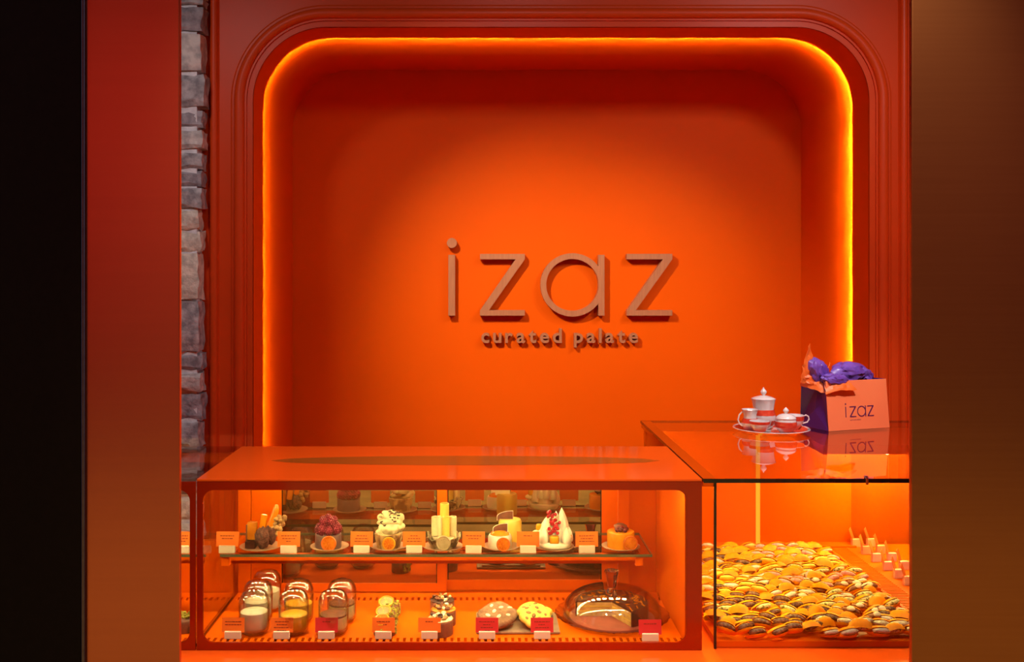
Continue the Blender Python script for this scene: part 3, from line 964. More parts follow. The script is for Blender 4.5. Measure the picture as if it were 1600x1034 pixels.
def quarter(parent, loc, s, mats=('choc_mid', 'white_cream')):
    pts = [(-s, 0), (s, 0), (s, s * 1.15)] + [(s - 2 * s * math.sin(R(90 * k / 8)), s * .45 + s * .70 * math.cos(R(90 * k / 8))) for k in range(9)]
    M = Matrix.Translation(loc) @ Matrix.Rotation(R(-10), 4, 'X')
    o = MB().prism(pts, 0, .002, M=M).build('chocolate_sheet', mats[0], parent)
    M2 = M @ Matrix.Translation((0, .002, -.0005)) @ Matrix.Diagonal((1.07, 1, 1.09, 1))
    MB().prism(pts, 0, .002, M=M2).build('white_rim', mats[1], o)


quarter(t, (.001, -.004, .037), .0165)
slice_disc(t, (.007, -.0325, .0165), .0158, -80)
t = empty('white_round_cake', (X(797, 2.458), 2.458, ZS + .0005), 0, 'white round cake behind the orange-glazed one, with a chocolate sheet', 'cake')
MB().lathe([(0, 0), (.0265, 0), (.0275, .006), (.0275, .050), (.025, .055), (0, .055)], 36).build('cream_body', 'yellow_cream', t, True, 40)
quarter(t, (-.012, 0, .052), .0185)

# 6 berry meringue
plate(866, CD, .046, ZS + .0004, 'small grey plate under the berry meringue')
t = empty('berry_meringue', (X(867, CD), CD, PZ), 0, 'white meringue with red currants, cream peaks and mango jelly', 'dessert')
MB().lathe([(0, 0), (.034, 0), (.039, .005), (.038, .012), (.033, .0145), (0, .013)], 40, flute=13, famp=.02).build('meringue_base', 'white_cream', t, True, 60)


def kiss(x, y, z, r, h, lean=0.0):
    r *= 1.22
    prof = [(0, 0), (r, 0), (r * 1.08, h * .14), (r * 1.0, h * .38), (r * .74, h * .62), (r * .36, h * .84), (0, h)]
    MB().lathe(prof, 16, M=Matrix.Translation((x, y, z)) @ Matrix.Rotation(lean, 4, 'Y'), flute=6, famp=.05).build('cream_peak', 'white_cream', t, True, 60)


for (x, y, z, r, h, l) in [(-.026, -.014, .013, .009, .036, 0), (.026, -.014, .013, .009, .036, 0), (-.024, .008, .020, .011, .050, .1), (.020, .012, .026, .011, .064, -.05),
                           (-.010, .012, .03, .012, .040, 0), (.030, .004, .013, .009, .034, .1), (-.033, -.001, .013, .008, .028, -.1), (.004, .018, .03, .010, .05, 0)]:
    kiss(x, y, z, r, h, l)
MB().sphere((0, .004, .024), .026, ico=3, s=(.9, .8, .9), amp=.004, freq=50).build('cream_heart', 'white_cream', t, True)
MB().box(-.014, .008, -.030, -.016, .013, .032, .005, seg=3).build('mango_jelly', 'mango', t, True, 60)
MB().box(.030, .040, -.006, .004, .014, .030, .004, seg=3).build('mango_jelly', 'mango', t, True, 60)
MB().box(-.044, -.030, .004, .014, .036, .052, .005, seg=3).build('mango_jelly', 'mango', t, True, 60)
MB().sphere((-.042, .006, .031), .010, ico=2, s=(1.2, 1, .7), amp=.002, freq=80).build('cream_dab', 'cream', t, True)
spots = [(-.004 + rc.uniform(-.012, .014), -.017 + .0022 * j + rc.uniform(-.003, .003), .036 + .0046 * j) for j in range(7) for i in range(3)] + \
        [(-.008 + rc.uniform(-.010, .008), -.004 + rc.uniform(-.005, .005), .071 + .0016 * i) for i in range(9)]
for p in spots:
    MB().sphere((p[0] + rc.uniform(-.002, .002), p[1], p[2]), .0042, 10, 7).build('red_currant', 'currant', t, True)

# 7 orange cylinder cake
plate(970, CD, .045, ZS + .0004, 'small grey plate under the orange cylinder cake')
t = empty('orange_cylinder_cake', (X(970, CD), CD, PZ), 0, 'orange cylinder cake with dark berries at the right end of the shelf', 'cake')
MB().lathe(cylinder_prof(.0318, .038), 40).build('orange_body', 'candied', t, True, 40)
for k in range(13):
    a = 2.39996 * k
    rr = .0042 * math.sqrt(k)
    MB().sphere((rr * math.cos(a) + .002, rr * math.sin(a) - .006, .0415 + .004 * (1 - k / 13)), .0050, 10, 7).build('berry', 'dark_berry', t, True)
MB().lathe([(0, 0), (.015, 0), (.016, .002), (.010, .006), (0, .007)], 24, M=Matrix.Translation((0, .006, .0455)) @ Matrix.Rotation(R(6), 4, 'X')).build('orange_wafer', 'choc_mid', t, True, 40)
slice_disc(t, (.017, -.0325, .0175), .0172, -80, 8)

# ---------------- jars on the case floor
JR = .0335
prof_body = [(0, .002), (.018, .0), (.028, .003), (.033, .010), (JR, .018), (JR, .060), (JR - .001, .062)]
prof_in = [(JR - .0022, .060), (JR - .0022, .019), (.030, .012), (0, .009)]
prof_lid = [(JR - .001, .0625), (JR, .064), (JR + .0004, .066), (JR, .074), (.030, .084), (.024, .092), (.014, .0965), (0, .0975)]
jar_mesh = MB().lathe(prof_body, 36).data('jar_body', 'jar_glass', True)
inner_mesh = MB().lathe(prof_in, 36).data('jar_inner', 'jar_glass', True)
lid_mesh = MB().lathe(prof_lid, 36).lathe([(r * .94, z - .002) for r, z in prof_lid[2:]], 36).lathe([(JR + .0006, .0605), (JR + .0012, .0615), (JR + .0006, .0632)], 36).data('lid', 'jar_glass', True)


def fill_mesh(z0, z1, m):
    r = JR - .003
    return MB().lathe([(0, z0), (r * .93, z0), (r, z0 + .008), (r, z1 - .001), (r - .002, z1), (0, z1)], 32).data('filling', m, True, 50)


F_white, F_yel, F_low, F_mid = fill_mesh(.010, .050, 'white_cream'), fill_mesh(.010, .044, 'custard'), fill_mesh(.010, .040, 'cream'), None
F_top = MB().lathe([(0, .0402), (JR - .0032, .0402), (JR - .0034, .044), (0, .044)], 32).data('topping', 'choc_mid', True, 50)
jars = [
    (397, 2.292, 'w', 'domed glass jar of white cream at the front left'),
    (403, 2.368, 'w', 'domed glass jar of white cream, second in its row'),
    (417, 2.446, 'w', 'domed glass jar of white cream at the back of its row'),
    (459, 2.292, 'y', 'domed glass jar of yellow custard at the front'),
    (467, 2.370, 'y', 'domed glass jar of yellow custard behind the front one'),
    (521, 2.292, 'l', 'domed glass jar of layered cream and brown topping at the front'),
    (534, 2.370, 'l', 'domed glass jar of layered cream behind the front layered jar')]
for px, d, kd, lab in jars:
    t = empty('dessert_jar', (X(px, d), d, ZF + .0005), 0, lab, 'jar', 'domed dessert jars on the case floor')
    for nm, me in (('jar_body', jar_mesh), ('jar_inner', inner_mesh), ('lid', lid_mesh)) + \
            ((('filling', F_white),) if kd == 'w' else (('filling', F_yel),) if kd == 'y' else (('filling', F_low), ('topping', F_top))):
        o = bpy.data.objects.new(nm, me); COL.objects.link(o); o.parent = t

# ---------------- pistachio cakes with candied slices
for i, (px, d, lab) in enumerate([(601, 2.285, 'green pistachio cake with candied orange slice, nearest the glass'), (604, 2.345, 'green pistachio cake with candied orange slice, middle of three'),
                                  (608, 2.412, 'green pistachio cake with candied orange slice, farthest back')]):
    t = empty('pistachio_cake', (X(px, d), d, ZF + .0004), 0, lab, 'cake', 'pistachio cakes in a row')
    MB().lathe([(0, 0), (.024, 0), (.025, .003), (.0245, .024), (.020, .030), (0, .031)], 26).build('cake_body', 'choc_mid', t, True, 50)
    b = MB()
    for k in range(70):
        a = rc.uniform(-1.9, 1.2); zz = rc.uniform(.003, .034)
        rr = .0245 if zz < .026 else .020
        b.sphere((rr * math.cos(a), rr * math.sin(a), zz), rc.uniform(.0024, .0040), ico=1, amp=.002, freq=300, seed=k)
    tag(b.build('pistachio_crumbs', 'pistachio', t), kind='stuff')
    slice_disc(t, (-.006, -.008, .0325), .0185, -170 + 24, -10, mats=('lemon_slice', 'orange_pulp'), th=.004)

# ---------------- chocolate cakes with nuts
for i, (px, d, lab) in enumerate([(688, 2.288, 'brown chocolate cake with chopped nuts, nearest the glass'), (693, 2.352, 'brown chocolate cake with almond topping, middle of three'),
                                  (691, 2.418, 'brown chocolate cake with heaped nuts, farthest back')]):
    t = empty('nut_chocolate_cake', (X(px, d), d, ZF + .0004), 0, lab, 'cake', 'chocolate nut cakes in a row')
    MB().lathe(cylinder_prof(.0285, .032), 30).build('cake_body', 'choc_mid', t, True, 40)
    MB().lathe([(0, .0322), (.0275, .0322), (.0285, .0345), (.0265, .0365), (0, .036)], 30, flute=12, famp=.02).build('glaze', ('cream', 'caramel', 'choc')[i], t, True, 50)
    for k in range(12):
        a = 2.39996 * k; rr = .0068 * math.sqrt(k)
        M = Matrix.Rotation(rc.uniform(0, 6), 4, 'Z') @ Matrix.Rotation(rc.uniform(-.6, .6), 4, 'X')
        MB().sphere((rr * math.cos(a), rr * math.sin(a), .0385 + rc.uniform(0, .004)), .0052, ico=2, s=(1.2, .7, .7), amp=.002, freq=200, seed=k, M=M).build('nut', ('nut', 'choc_mid', 'almond_white')[rc.randrange(3)] if i != 0 else ('choc', 'nut', 'almond_white')[rc.randrange(3)], t, True)

# ---------------- cookies on slate tray
TRD = 2.345
tx = X(808, TRD)
o = MB().box(-.094, .094, -.062, .072, 0, .006, .003).box(-.080, .080, .062, .071, .006, .012, .002).build('slate_tray', 'slate', None, True, 40, (tx, TRD, ZF + .0004))
tag(o, 'flat tan slate tray under the two kinds of cookies', 'tray')


def cookie(px, d, z, r, tilt, bodym, chipm, label, group, seed, sq=.55):
    t = empty('cookie', (X(px, d), d, z), 0, label, 'cookie', group)
    t.rotation_euler = (R(tilt), 0, rc.uniform(-.2, .2))
    b = MB().lathe([(0, -.006), (r * .86, -.006), (r * .97, -.004), (r, .001), (r * .97, .0045), (r * .90, .0070), (r * .8, .0080), (r * .4, .0084), (0, .0086)], 30)
    for v in b.bm.verts:                          # squarish, uneven outline
        a = math.atan2(v.co.y, v.co.x)
        k = 1 + .06 * math.cos(4 * a + PI) * -1 + .05 * noise.noise(Vector((math.cos(a) * 2, math.sin(a) * 2, seed)))
        v.co.x *= k; v.co.y *= k
        v.co += noise.noise_vector(v.co * 70 + Vector((seed, 0, 0))) * .0018
    b.build('cookie_body', bodym, t, True, 60)
    rr_ = random.Random(seed)
    for k in range(8):
        a = 2.39996 * k + seed; q = r * .28 * math.sqrt(k + .4)
        M = Matrix.Rotation(rr_.uniform(0, 3), 4, 'Z')
        MB().sphere((q * math.cos(a), q * math.sin(a), .0085 - .004 * (q / r) ** 2), .0062, ico=2, s=(1.15, .75, .42), M=M).build('topping_chip', chipm, t, True)


zt = ZF + .0064
cookie(780, 2.374, zt + .0085, .043, 6, 'cookie_brown', 'almond_white', 'brown cookie with white almonds, lower of the pair', 'brown cookies', 3)
cookie(777, 2.322, zt + .0235, .043, 20, 'cookie_brown', 'almond_white', 'brown cookie with white almonds, on top in front', 'brown cookies', 9)
cookie(839, 2.386, zt + .0085, .035, 6, 'cookie_yellow', 'chip_brown', 'yellow cookie with brown chips, at the back of its pile', 'yellow cookies', 5)
cookie(832, 2.352, zt + .0205, .035, 14, 'cookie_yellow', 'chip_brown', 'yellow cookie with brown chips, middle of its pile', 'yellow cookies', 12)
cookie(836, 2.314, zt + .0235, .034, 24, 'cookie_yellow', 'chip_brown', 'yellow cookie with brown chips, top front of its pile', 'yellow cookies', 17)

# ---------------- domed cake
DD = 2.374
dx = X(956, DD)
t = empty('dome_plate', (dx, DD, ZF + .0004), 0, 'scalloped glass serving plate under the cake dome', 'plate')
MB().lathe([(0, .001), (.075, 0), (.085, .004), (.118, .008), (.131, .017), (.132, .018), (.119, .0105), (.085, .007), (0, .005)], 72, flute=26, famp=.012).build('plate_glass', 'jar_glass', t, True, 60)
t = empty('chocolate_layer_cake', (dx, DD, ZF + .0075), 0, 'chocolate layer cake with a wedge cut out under the glass dome', 'cake')
MB().lathe([(0, 0), (.098, 0), (.098, .003), (0, .003)], 48).build('cake_board', 'board_red', t, True, 40)
A0, A1 = R(295), R(295 + 245)                  # the wedge towards the viewer's left is missing
MB().lathe([(0, .0035), (.080, .0035), (.080, .035), (0, .035)], 40, a0=A0, a1=A1, caps=True).build('sponge', 'sponge', t, True, 40)
MB().lathe([(.0805, .0035), (.0840, .0035), (.0840, .036), (.081, .040), (0, .040), (0, .0352), (.0805, .0352)], 40, a0=A0, a1=A1, caps=True).build('chocolate_glaze', 'choc', t, True, 40)
b = MB()
for a in (A0 + .015, A1 - .015):
    for zz in (.016, .029):
        b.box(.004, .079, -.0012, .0012, zz * .85, zz * .85 + .003, M=Matrix.Rotation(a, 4, 'Z'))
b.build('cream_layer', 'yellow_cream', t)
b = MB()
for k in range(60):
    a = rc.uniform(A0, A1); q = .078 * math.sqrt(rc.random())
    b.box(-.005, .005, -.0012, .0012, -.0012, .0012, M=Matrix.Translation((q * math.cos(a), q * math.sin(a), .0415)) @ Matrix.Rotation(rc.uniform(0, 6), 4, 'Z') @ Matrix.Rotation(rc.uniform(-.5, .5), 4, 'Y'))
tag(b.build('caramel_shavings', 'caramel', t), kind='stuff')
t = empty('cake_dome', (dx, DD, ZF + .0135), 0, 'large clear glass dome with a flared knob over the chocolate cake', 'dome')
dp = [(.1125, 0), (.1130, .004), (.1115, .012)] + [(.1115 * math.cos(R(q)) ** .75, .012 + .052 * math.sin(R(q))) for q in range(10, 91, 8)] + [(0, .064)]
MB().lathe(dp, 56).lathe([(r * .975, max(z - .002, .001)) for r, z in dp], 56).build('dome_shell', 'jar_glass', t, True, 60)
MB().lathe([(0, .0645), (.0095, .0645), (.0105, .068), (.0125, .084), (.0165, .099), (.0175, .1015), (.0165, .1035), (.008, .101), (0, .1005)], 10).build('knob', 'crystal', t, True, 30)

# a green-topped pastry in the neighbouring case
t = empty('pistachio_cake', (-.672, 2.31, ZF + .0004), 0, 'green pistachio cake behind the left jamb', 'cake')
MB().lathe([(0, 0), (.027, 0), (.028, .003), (.0275, .026), (.022, .032), (0, .033)], 26).build('cake_body', 'choc_mid', t, True, 50)
b = MB()
for k in range(60):
    a = rc.uniform(0, 6.28); q = .022 * math.sqrt(rc.random())
    b.sphere((q * math.cos(a), q * math.sin(a), .034), .0035, ico=1, amp=.002, freq=300, seed=k)
tag(b.build('pistachio_crumbs', 'pistachio', t), kind='stuff')

# ================================================================== SHELL PASTRIES in the glass counter
def shell_data():
    """fluted half-moon wafer shell: a shallow fan folded over its filling"""
    b = MB()
    nu, nv = 18, 6
    rows = []
    for side in (1, -1):
        g_ = []
        for j in range(nv + 1):
            q = j / nv
            ring = []
            for i in range(nu + 1):
                a = R(-8 + 196 * i / nu)
                fl = 1 + (.035 * math.cos(i * PI) * q)
                x = .0255 * q * math.cos(a) * fl
                z = .0215 * q * math.sin(a) * fl
                bulge = .0085 * math.sqrt(max(0, 1 - q * q)) + .0055 * q * (.3 + .7 * max(0, math.sin(a)))
                ring.append(b.bm.verts.new((x, side * (bulge + .0012), z)))
            g_.append(ring)
        for j in range(nv):
            for i in range(nu):
                b.bm.faces.new((g_[j][i], g_[j][i + 1], g_[j + 1][i + 1], g_[j + 1][i]))
    bmesh.ops.remove_doubles(b.bm, verts=b.bm.verts, dist=1e-5)
    return b.data('wafer_shell', 'wrapper', True, 50)


shell = shell_data()
kinds = {}
for nm in ('dark', 'white', 'yellow', 'pistachio', 'pink', 'plain', 'almond'):
    b = MB()
    b.sphere((0, 0, .0115), .0215, ico=2, s=(.98, .34, .62), amp=.004, freq=110, seed=len(nm))
    if nm == 'almond':
        b.sphere((.002, -.001, .0240), .008, ico=2, s=(1.25, .8, .6))
    kinds[nm] = b.data('filling', 'fill_' + nm, True, 60)
kinds['almond'].materials.append(MATS['almond_white'])
for p in kinds['almond'].polygons:
    if p.center.z > .0245: p.material_index = 1
LAB = {'dark': 'orange wafer shell with dark chocolate nut filling in the heap', 'white': 'orange wafer shell with white drizzled filling in the heap',
       'yellow': 'orange wafer shell with yellow cream filling in the heap', 'pistachio': 'orange wafer shell with pistachio sprinkled cream filling in the heap',
       'pink': 'orange wafer shell with pink cream filling in the heap', 'plain': 'orange wafer shell with pale custard filling in the heap',
       'almond': 'orange wafer shell topped with a white almond in the heap'}
rp = random.Random(77)


def kind_at(x, d):
    u_ = (x - .53) / .47; v_ = (d - 2.26) / .70
    u_ += rp.uniform(-.06, .06); v_ += rp.uniform(-.03, .03)
    if u_ < .46:
        if v_ < .16: return 'dark'
        if v_ < .34: return rp.choice(['dark', 'pistachio', 'dark'])
        if v_ < .50: return rp.choice(['dark', 'yellow', 'white'])
        if v_ < .64: return rp.choice(['yellow', 'yellow', 'white'])
        return rp.choice(['dark', 'plain', 'white'])
    if v_ < .12: return rp.choice(['white', 'white', 'dark'])
    if v_ < .22: return rp.choice(['dark', 'almond'])
    if v_ < .36: return 'pistachio'
    if v_ < .46: return rp.choice(['almond', 'white'])
    if v_ < .58: return 'pink'
    if v_ < .66: return 'pistachio'
    if v_ < .80: return 'plain' if rp.random() < .4 else 'yellow'
    return 'pink'


protos = {}
row = 0
d = 2.262
while d < 2.955:
    x = .535 + (.018 if row % 2 else 0)
    while x < .992:
        kd = kind_at(x, d)
        zone = ('front', 'middle', 'back')[0 if d < 2.48 else 1 if d < 2.72 else 2] + (' left' if x < .69 else ' right' if x > .84 else ' centre')
        o = empty('shell_pastry', (0, 0, 0), 0, LAB[kd] + ', ' + zone, 'pastry', zone + ' shell pastries with ' + kd + ' filling')
        for nm, me in (('wafer_shell', shell), ('filling', kinds[kd])):
            c = bpy.data.objects.new(nm, me); COL.objects.link(c); c.parent = o
        lean = rp.choice([1, 1, 1, -1]) * rp.uniform(38, 68)
        o.location = (x + rp.uniform(-.007, .007), d + rp.uniform(-.006, .006), ZF + .0105 + rp.uniform(0, .010))
        o.rotation_euler = (R(lean), R(rp.uniform(-10, 10)), R(rp.uniform(-38, 38)))
        s = rp.uniform(.90, 1.12)
        o.scale = (s, s, s)
        x += .0385
    d += .0335
    row += 1

# ================================================================== ON THE GLASS COUNTER
GT = 1.1010
TD_ = 2.885
tx = X(1205, TD_)
tr = empty('serving_tray', (tx, TD_, GT), 0, 'round orange and silver tray under the tea set', 'tray')
MB().lathe([(0, .0005), (.085, 0), (.100, .008), (.106, .0105), (.1045, .012), (.098, .0095), (.084, .0035), (0, .003)], 56).build('tray_dish', 'lustre', tr, True, 40)
MB().lathe([(.060, .0036), (.083, .0040), (.097, .0100), (.0985, .0108)], 56).build('painted_band', 'red_band', tr, True, 40)
ZTR = GT + .0036


def vessel(name, px, d, prof, label, cat, bands=(), lidp=None, fin=None, handle=None, flute=0, famp=0.0, mt='lustre', n=36):
    t = empty(name, (X(px, d), d, ZTR), 0, label, cat, 'tea set pieces on the tray')
    MB().lathe(prof, n, flute=flute, famp=famp).build('body', mt, t, True, 50)
    for bp_ in bands:
        MB().lathe(bp_, n).build('painted_band', 'red_band', t, True, 50)
    if lidp:
        l = MB().lathe(lidp, n, flute=flute, famp=famp * .6).build('lid', 'porcelain', t, True, 50)
        if fin:
            MB().lathe(fin, 16).build('finial', 'porcelain', l, True, 60)
    if handle:
        MB().tube(handle, .0022, 8).build('handle', 'porcelain', t, True)
    return t


vessel('coffee_pot', 1193, 2.915,
       [(0, 0), (.020, 0), (.021, .003), (.030, .012), (.0345, .026), (.034, .038), (.030, .048), (.0285, .054), (.029, .058), (.031, .072), (.0335, .083), (.0350, .0855), (.033, .0855), (.030, .078)],
       'tall lidded silver pot with an orange band at the back of the tray', 'pot',
       bands=[[(.0338, .0402), (.0312, .0465), (.0296, .0555)], [(.0304, .0122), (.0350, .0262)]],
       lidp=[(.033, .084), (.030, .088), (.020, .0915), (.008, .0945), (0, .0955)],
       fin=[(.0035, .094), (.0045, .097), (.0085, .102), (.009, .106), (.006, .110), (.003, .113), (.0012, .117), (0, .118)], flute=10, famp=.02)
vessel('creamer', 1172, 2.885, [(0, 0), (.014, 0), (.020, .008), (.0225, .018), (.0215, .028), (.0175, .036), (.018, .044), (.022, .056), (.024, .059), (.0215, .057), (.017, .044)],
       'small silver creamer with an orange band at the left of the tray', 'creamer', bands=[[(.0228, .0215), (.0222, .028), (.0190, .0345)]],
       handle=[(-.020, 0, .012), (-.030, 0, .018), (-.034, 0, .030), (-.030, 0, .044), (-.022, 0, .052)], flute=8, famp=.015)
vessel('sugar_bowl', 1187, 2.838, [(0, 0), (.012, 0), (.013, .003), (.019, .008), (.026, .020), (.0285, .033), (.0275, .0335), (.025, .021), (0, .006)],
       'open silver bowl at the front of the tray', 'bowl', bands=[[(.0272, .0252), (.0289, .0332)]])
vessel('lidded_bowl', 1228, 2.845, [(0, 0), (.016, 0), (.018, .003), (.027, .012), (.030, .022), (.0285, .032), (.0265, .0365), (.0285, .040), (.027, .040), (.024, .034)],
       'low lidded silver bowl with white knob at the right of the tray', 'bowl', bands=[[(.0290, .0150), (.0306, .022), (.0292, .031)]],
       lidp=[(.0275, .040), (.026, .044), (.018, .0495), (.008, .0525), (0, .053)],
       fin=[(.003, .052), (.004, .0545), (.0075, .059), (.008, .062), (.005, .066), (.0025, .0685), (0, .071)], flute=10, famp=.015)
vessel('teacup', 1241, 2.905, [(0, 0), (.013, 0), (.014, .004), (.020, .010), (.0255, .024), (.028, .040), (.0272, .0405), (.024, .024), (0, .007)],
       'white teacup with a ring handle behind the lidded bowl', 'cup', bands=[[(.0264, .0262), (.0284, .0385)]], mt='porcelain',
       handle=[(.025, 0, .036), (.033, 0, .040), (.040, 0, .036), (.042, 0, .028), (.037, 0, .020), (.029, 0, .018), (.022, 0, .016)])

# ---- paper bag
C0 = Vector((X(1295, 2.888), 2.888, GT)); C1 = Vector((X(1390, 2.962), 2.962, GT))
fx = (C1 - C0); WB = fx.length; ang = math.atan2(fx.y, fx.x)
DB, HB = .128, .140
bag = empty('paper_bag', C0, ang, 'orange paper gift bag with purple sides and izaz lettering on the glass counter', 'bag')
b = MB()
th = .0012
tin = .010


def panel(p0, p1, p2, p3, name, material, nrm, par=bag, n=1):
    b = MB()
    a = [Vector(p) for p in (p0, p1, p2, p3)]
    nv = Vector(nrm) * th
    f0 = [b.bm.verts.new(p) for p in a]; f1 = [b.bm.verts.new(p + nv) for p in a]
    b.bm.faces.new(f0); b.bm.faces.new(list(reversed(f1)))
    for k in range(4): b.bm.faces.new((f0[k], f1[k], f1[(k + 1) % 4], f0[(k + 1) % 4]))
    return b.build(name, material, par)


fp = panel((0, 0, 0), (WB, 0, 0), (WB - .004, .010, HB), (-.003, .010, HB), 'front_panel', 'orange_paper', (0, 1, 0))
panel((0, DB, 0), (WB, DB, 0), (WB - .004, DB - .010, HB), (-.003, DB - .010, HB), 'back_panel', 'orange_paper', (0, -1, 0))
for s, xb, xt, xi in ((1, 0, -.003, .016), (-1, WB, WB - .004, WB - .022)):
    b = MB()
    ym = DB / 2
    v = [b.bm.verts.new(p) for p in ((xb, .001, 0), (xb, DB - .001, 0), (xt, DB - .011, HB), (xt, .011, HB), (xi, ym, HB), (xb + s * .002, ym, .05))]
    for f in ((0, 5, 1), (0, 3, 4), (0, 4, 5), (1, 5, 4), (1, 4, 2)):
        b.bm.faces.new([v[k] for k in f])
    b.build('gusset', 'purple_paper', bag)
MB().box(.002, WB - .002, .002, DB - .002, .0002, .0014).build('bag_bottom', 'purple_paper', bag)
# lettering on the front
def bag_prism(pts, px0, sc, z0):
    return [(px0 + x * sc, z0 + (1 - y) * sc) for x, y in pts]


def lean(y):
    return Matrix.Translation((0, 0, 0)) @ Matrix.Rotation(-math.atan2(.010, HB), 4, 'X')


sc_ = .0305
x0b, z0b = WB * .352, .036
lw = .085
zpts = [(0, 0), (.72, 0), (.72, lw), (.14, 1 - lw), (.72, 1 - lw), (.72, 1), (0, 1), (0, 1 - lw), (.58, lw), (0, lw)]
yb0, yb1 = -.0008, -.0001
MB().prism(bag_prism([(-.49, .0), (-.41, .0), (-.41, 1), (-.49, 1)], x0b, sc_, z0b), yb0, yb1, M=lean(0)).prism(
    bag_prism([(-.45 + .07 * math.cos(2 * PI * k / 12), -.24 + .07 * math.sin(2 * PI * k / 12)) for k in range(12)], x0b, sc_, z0b), yb0, yb1, M=lean(0)).build('printed_letter', 'ink_purple', fp)
for off in (0, 2.05):
    MB().prism(bag_prism([(x + off, y) for x, y in zpts], x0b, sc_, z0b), yb0, yb1, M=lean(0)).build('printed_letter', 'ink_purple', fp)
oo = [(1.36 + .50 * math.cos(2 * PI * k / 30), .5 + .5 * math.sin(2 * PI * k / 30)) for k in range(30)]
ii = [(1.36 + .415 * math.cos(2 * PI * k / 30), .5 + .415 * math.sin(2 * PI * k / 30)) for k in range(30)]
b = MB().ring_prism(bag_prism(oo, x0b, sc_, z0b), bag_prism(ii, x0b, sc_, z0b), yb0, yb1)
b.prism(bag_prism([(1.78, 0), (1.865, 0), (1.865, 1), (1.78, 1)], x0b, sc_, z0b), yb0, yb1)
bmesh.ops.transform(b.bm, matrix=lean(0), verts=b.bm.verts)
b.build('printed_letter', 'ink_purple', fp)
for m, xx, s in lay_word('curated palate', .038, x0b + .0, .008, 0, .0001, .0014, .002):
    m.shade_flat()
    m.materials.clear(); m.materials.append(MATS['ink_purple'])
    o = bpy.data.objects.new('printed_letter', m); COL.objects.link(o); o.parent = fp
    o.location = (xx, -.0006 + .0022, .0265); o.rotation_euler = (R(90) - math.atan2(.010, HB), 0, 0); o.scale = (s, s, s)
    o.location.y = math.tan(math.atan2(.010, HB)) * .0265 - .0006
# handles
MB().tube([(WB * .30 + .0 + .055 * (k / 12) * 1.4, .014 - .0 * k, HB - .004 + .040 * math.sin(PI * k / 12) * .15 - .012 * math.sin(PI * k / 12)) for k in range(13)], .0012, 6).build('handle', 'orange_tissue', bag, True)
MB().tube([(WB * .02 + .085 * (k / 12), DB - .020 - .04 * math.sin(PI * k / 12), HB - .004 + .048 * math.sin(PI * (k / 12) ** 1.6 * .62)) for k in range(13)], .0012, 6).build('handle', 'orange_tissue', bag, True)


def tissue(loc, s, material, label, seed, rot=(0, 0, 0), amp=.42, ico=4, freq=0.95):
    b = MB()
    vs = bmesh.ops.create_icosphere(b.bm, subdivisions=ico, radius=1.0)['verts']
    for v in vs:
        n1 = noise.noise(v.co * freq + Vector((seed, 0, 0)))
        n2 = noise.noise(v.co * freq * 2.3 + Vector((0, seed, 0)))
        rdg = abs(n1) * 1.1 + abs(n2) * .5
        v.co *= 1 + amp * (rdg - .35)
        v.co += noise.noise_vector(v.co * 2.1 + Vector((seed, 3, 1))) * .16
        v.co = Vector((v.co.x * s[0], v.co.y * s[1], v.co.z * s[2]))
    o = b.build('tissue_paper', material, None, True, 22)
    o.matrix_world = bag_m @ Matrix.Translation(loc) @ (Matrix.Rotation(rot[2], 4, 'Z') @ Matrix.Rotation(rot[1], 4, 'Y') @ Matrix.Rotation(rot[0], 4, 'X'))
    return tag(o, label, 'tissue paper', 'tissue paper stuffed in the gift bag')


bag_m = Matrix.Translation(C0) @ Matrix.Rotation(ang, 4, 'Z')


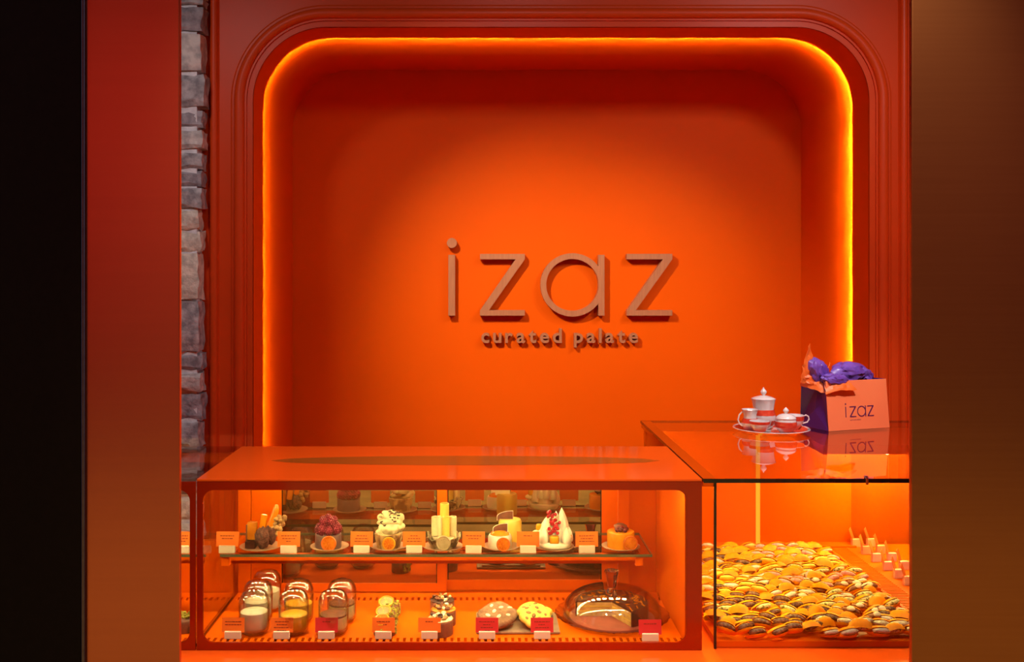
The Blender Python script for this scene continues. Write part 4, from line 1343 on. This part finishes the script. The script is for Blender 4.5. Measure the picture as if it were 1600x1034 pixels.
def sheet(ctrl, material, label, seed, amp=.004, nu=18, nv=12):
    """crumpled sheet through a 3 x 3 net of points, with real thickness"""
    b = MB()
    P = [[Vector(p) for p in r] for r in ctrl]

    def bz(a, b_, c, t): return a * (1 - t) ** 2 + b_ * 2 * t * (1 - t) + c * t * t
    rows_ = []
    for j in range(nv + 1):
        v_ = j / nv
        row_ = []
        for i in range(nu + 1):
            u_ = i / nu
            p = bz(bz(P[0][0], P[0][1], P[0][2], u_), bz(P[1][0], P[1][1], P[1][2], u_), bz(P[2][0], P[2][1], P[2][2], u_), v_)
            n_ = noise.noise_vector(p * 55 + Vector((seed, 0, 0)))
            q = Vector((abs(n_.x) - .2, abs(n_.y) - .2, n_.z))
            row_.append(b.bm.verts.new(p + q * amp * 2))
        rows_.append(row_)
    fs = []
    for j in range(nv):
        for i in range(nu):
            fs.append(b.bm.faces.new((rows_[j][i], rows_[j][i + 1], rows_[j + 1][i + 1], rows_[j + 1][i])))
    bmesh.ops.recalc_face_normals(b.bm, faces=b.bm.faces)
    bmesh.ops.solidify(b.bm, geom=b.bm.faces[:], thickness=.0006)
    o = b.build('tissue_paper', material, None, True, 22)
    o.matrix_world = bag_m
    return tag(o, label, 'tissue paper', 'tissue paper stuffed in the gift bag')


# orange sheet: tall point at the back left, then over the left and front rim
sheet([[(-.040, .075, HB - .020), (-.060, .045, HB + .030), (-.026, .052, HB + .105)],
       [(-.020, .040, HB - .030), (-.020, .045, HB + .020), (-.010, .060, HB + .060)],
       [(.012, .000, HB - .034), (.012, .040, HB - .004), (.020, .060, HB + .010)]],
      'orange_tissue', 'orange tissue sheet rising to a point at the left of the gift bag', 4)
sheet([[(-.008, .004, HB - .036), (-.004, .006, HB - .010), (.0, .03, HB + .006)],
       [(.034, -.010, HB - .020), (.034, -.004, HB + .004), (.034, .03, HB + .010)],
       [(.094, -.004, HB - .030), (.084, .002, HB - .002), (.08, .03, HB + .004)]],
      'orange_tissue', 'orange tissue sheet folded over the front rim of the gift bag', 9, .003)
tissue((.002, .050, HB + .024), (.028, .024, .045), 'purple_tissue', 'crumpled purple tissue bulging at the left of the gift bag', 2.0, (0, R(-12), 0))
tissue((.036, .018, HB + .002), (.042, .020, .016), 'purple_tissue', 'pale purple tissue lying over the front rim of the gift bag', 6.0, (0, R(8), 0))
tissue((.116, .062, HB + .012), (.056, .036, .034), 'purple_tissue', 'crumpled purple tissue filling the right of the gift bag', 11.0)
tissue((.166, .058, HB + .006), (.030, .030, .026), 'purple_tissue', 'small purple tissue fold at the right corner of the gift bag', 15.0)
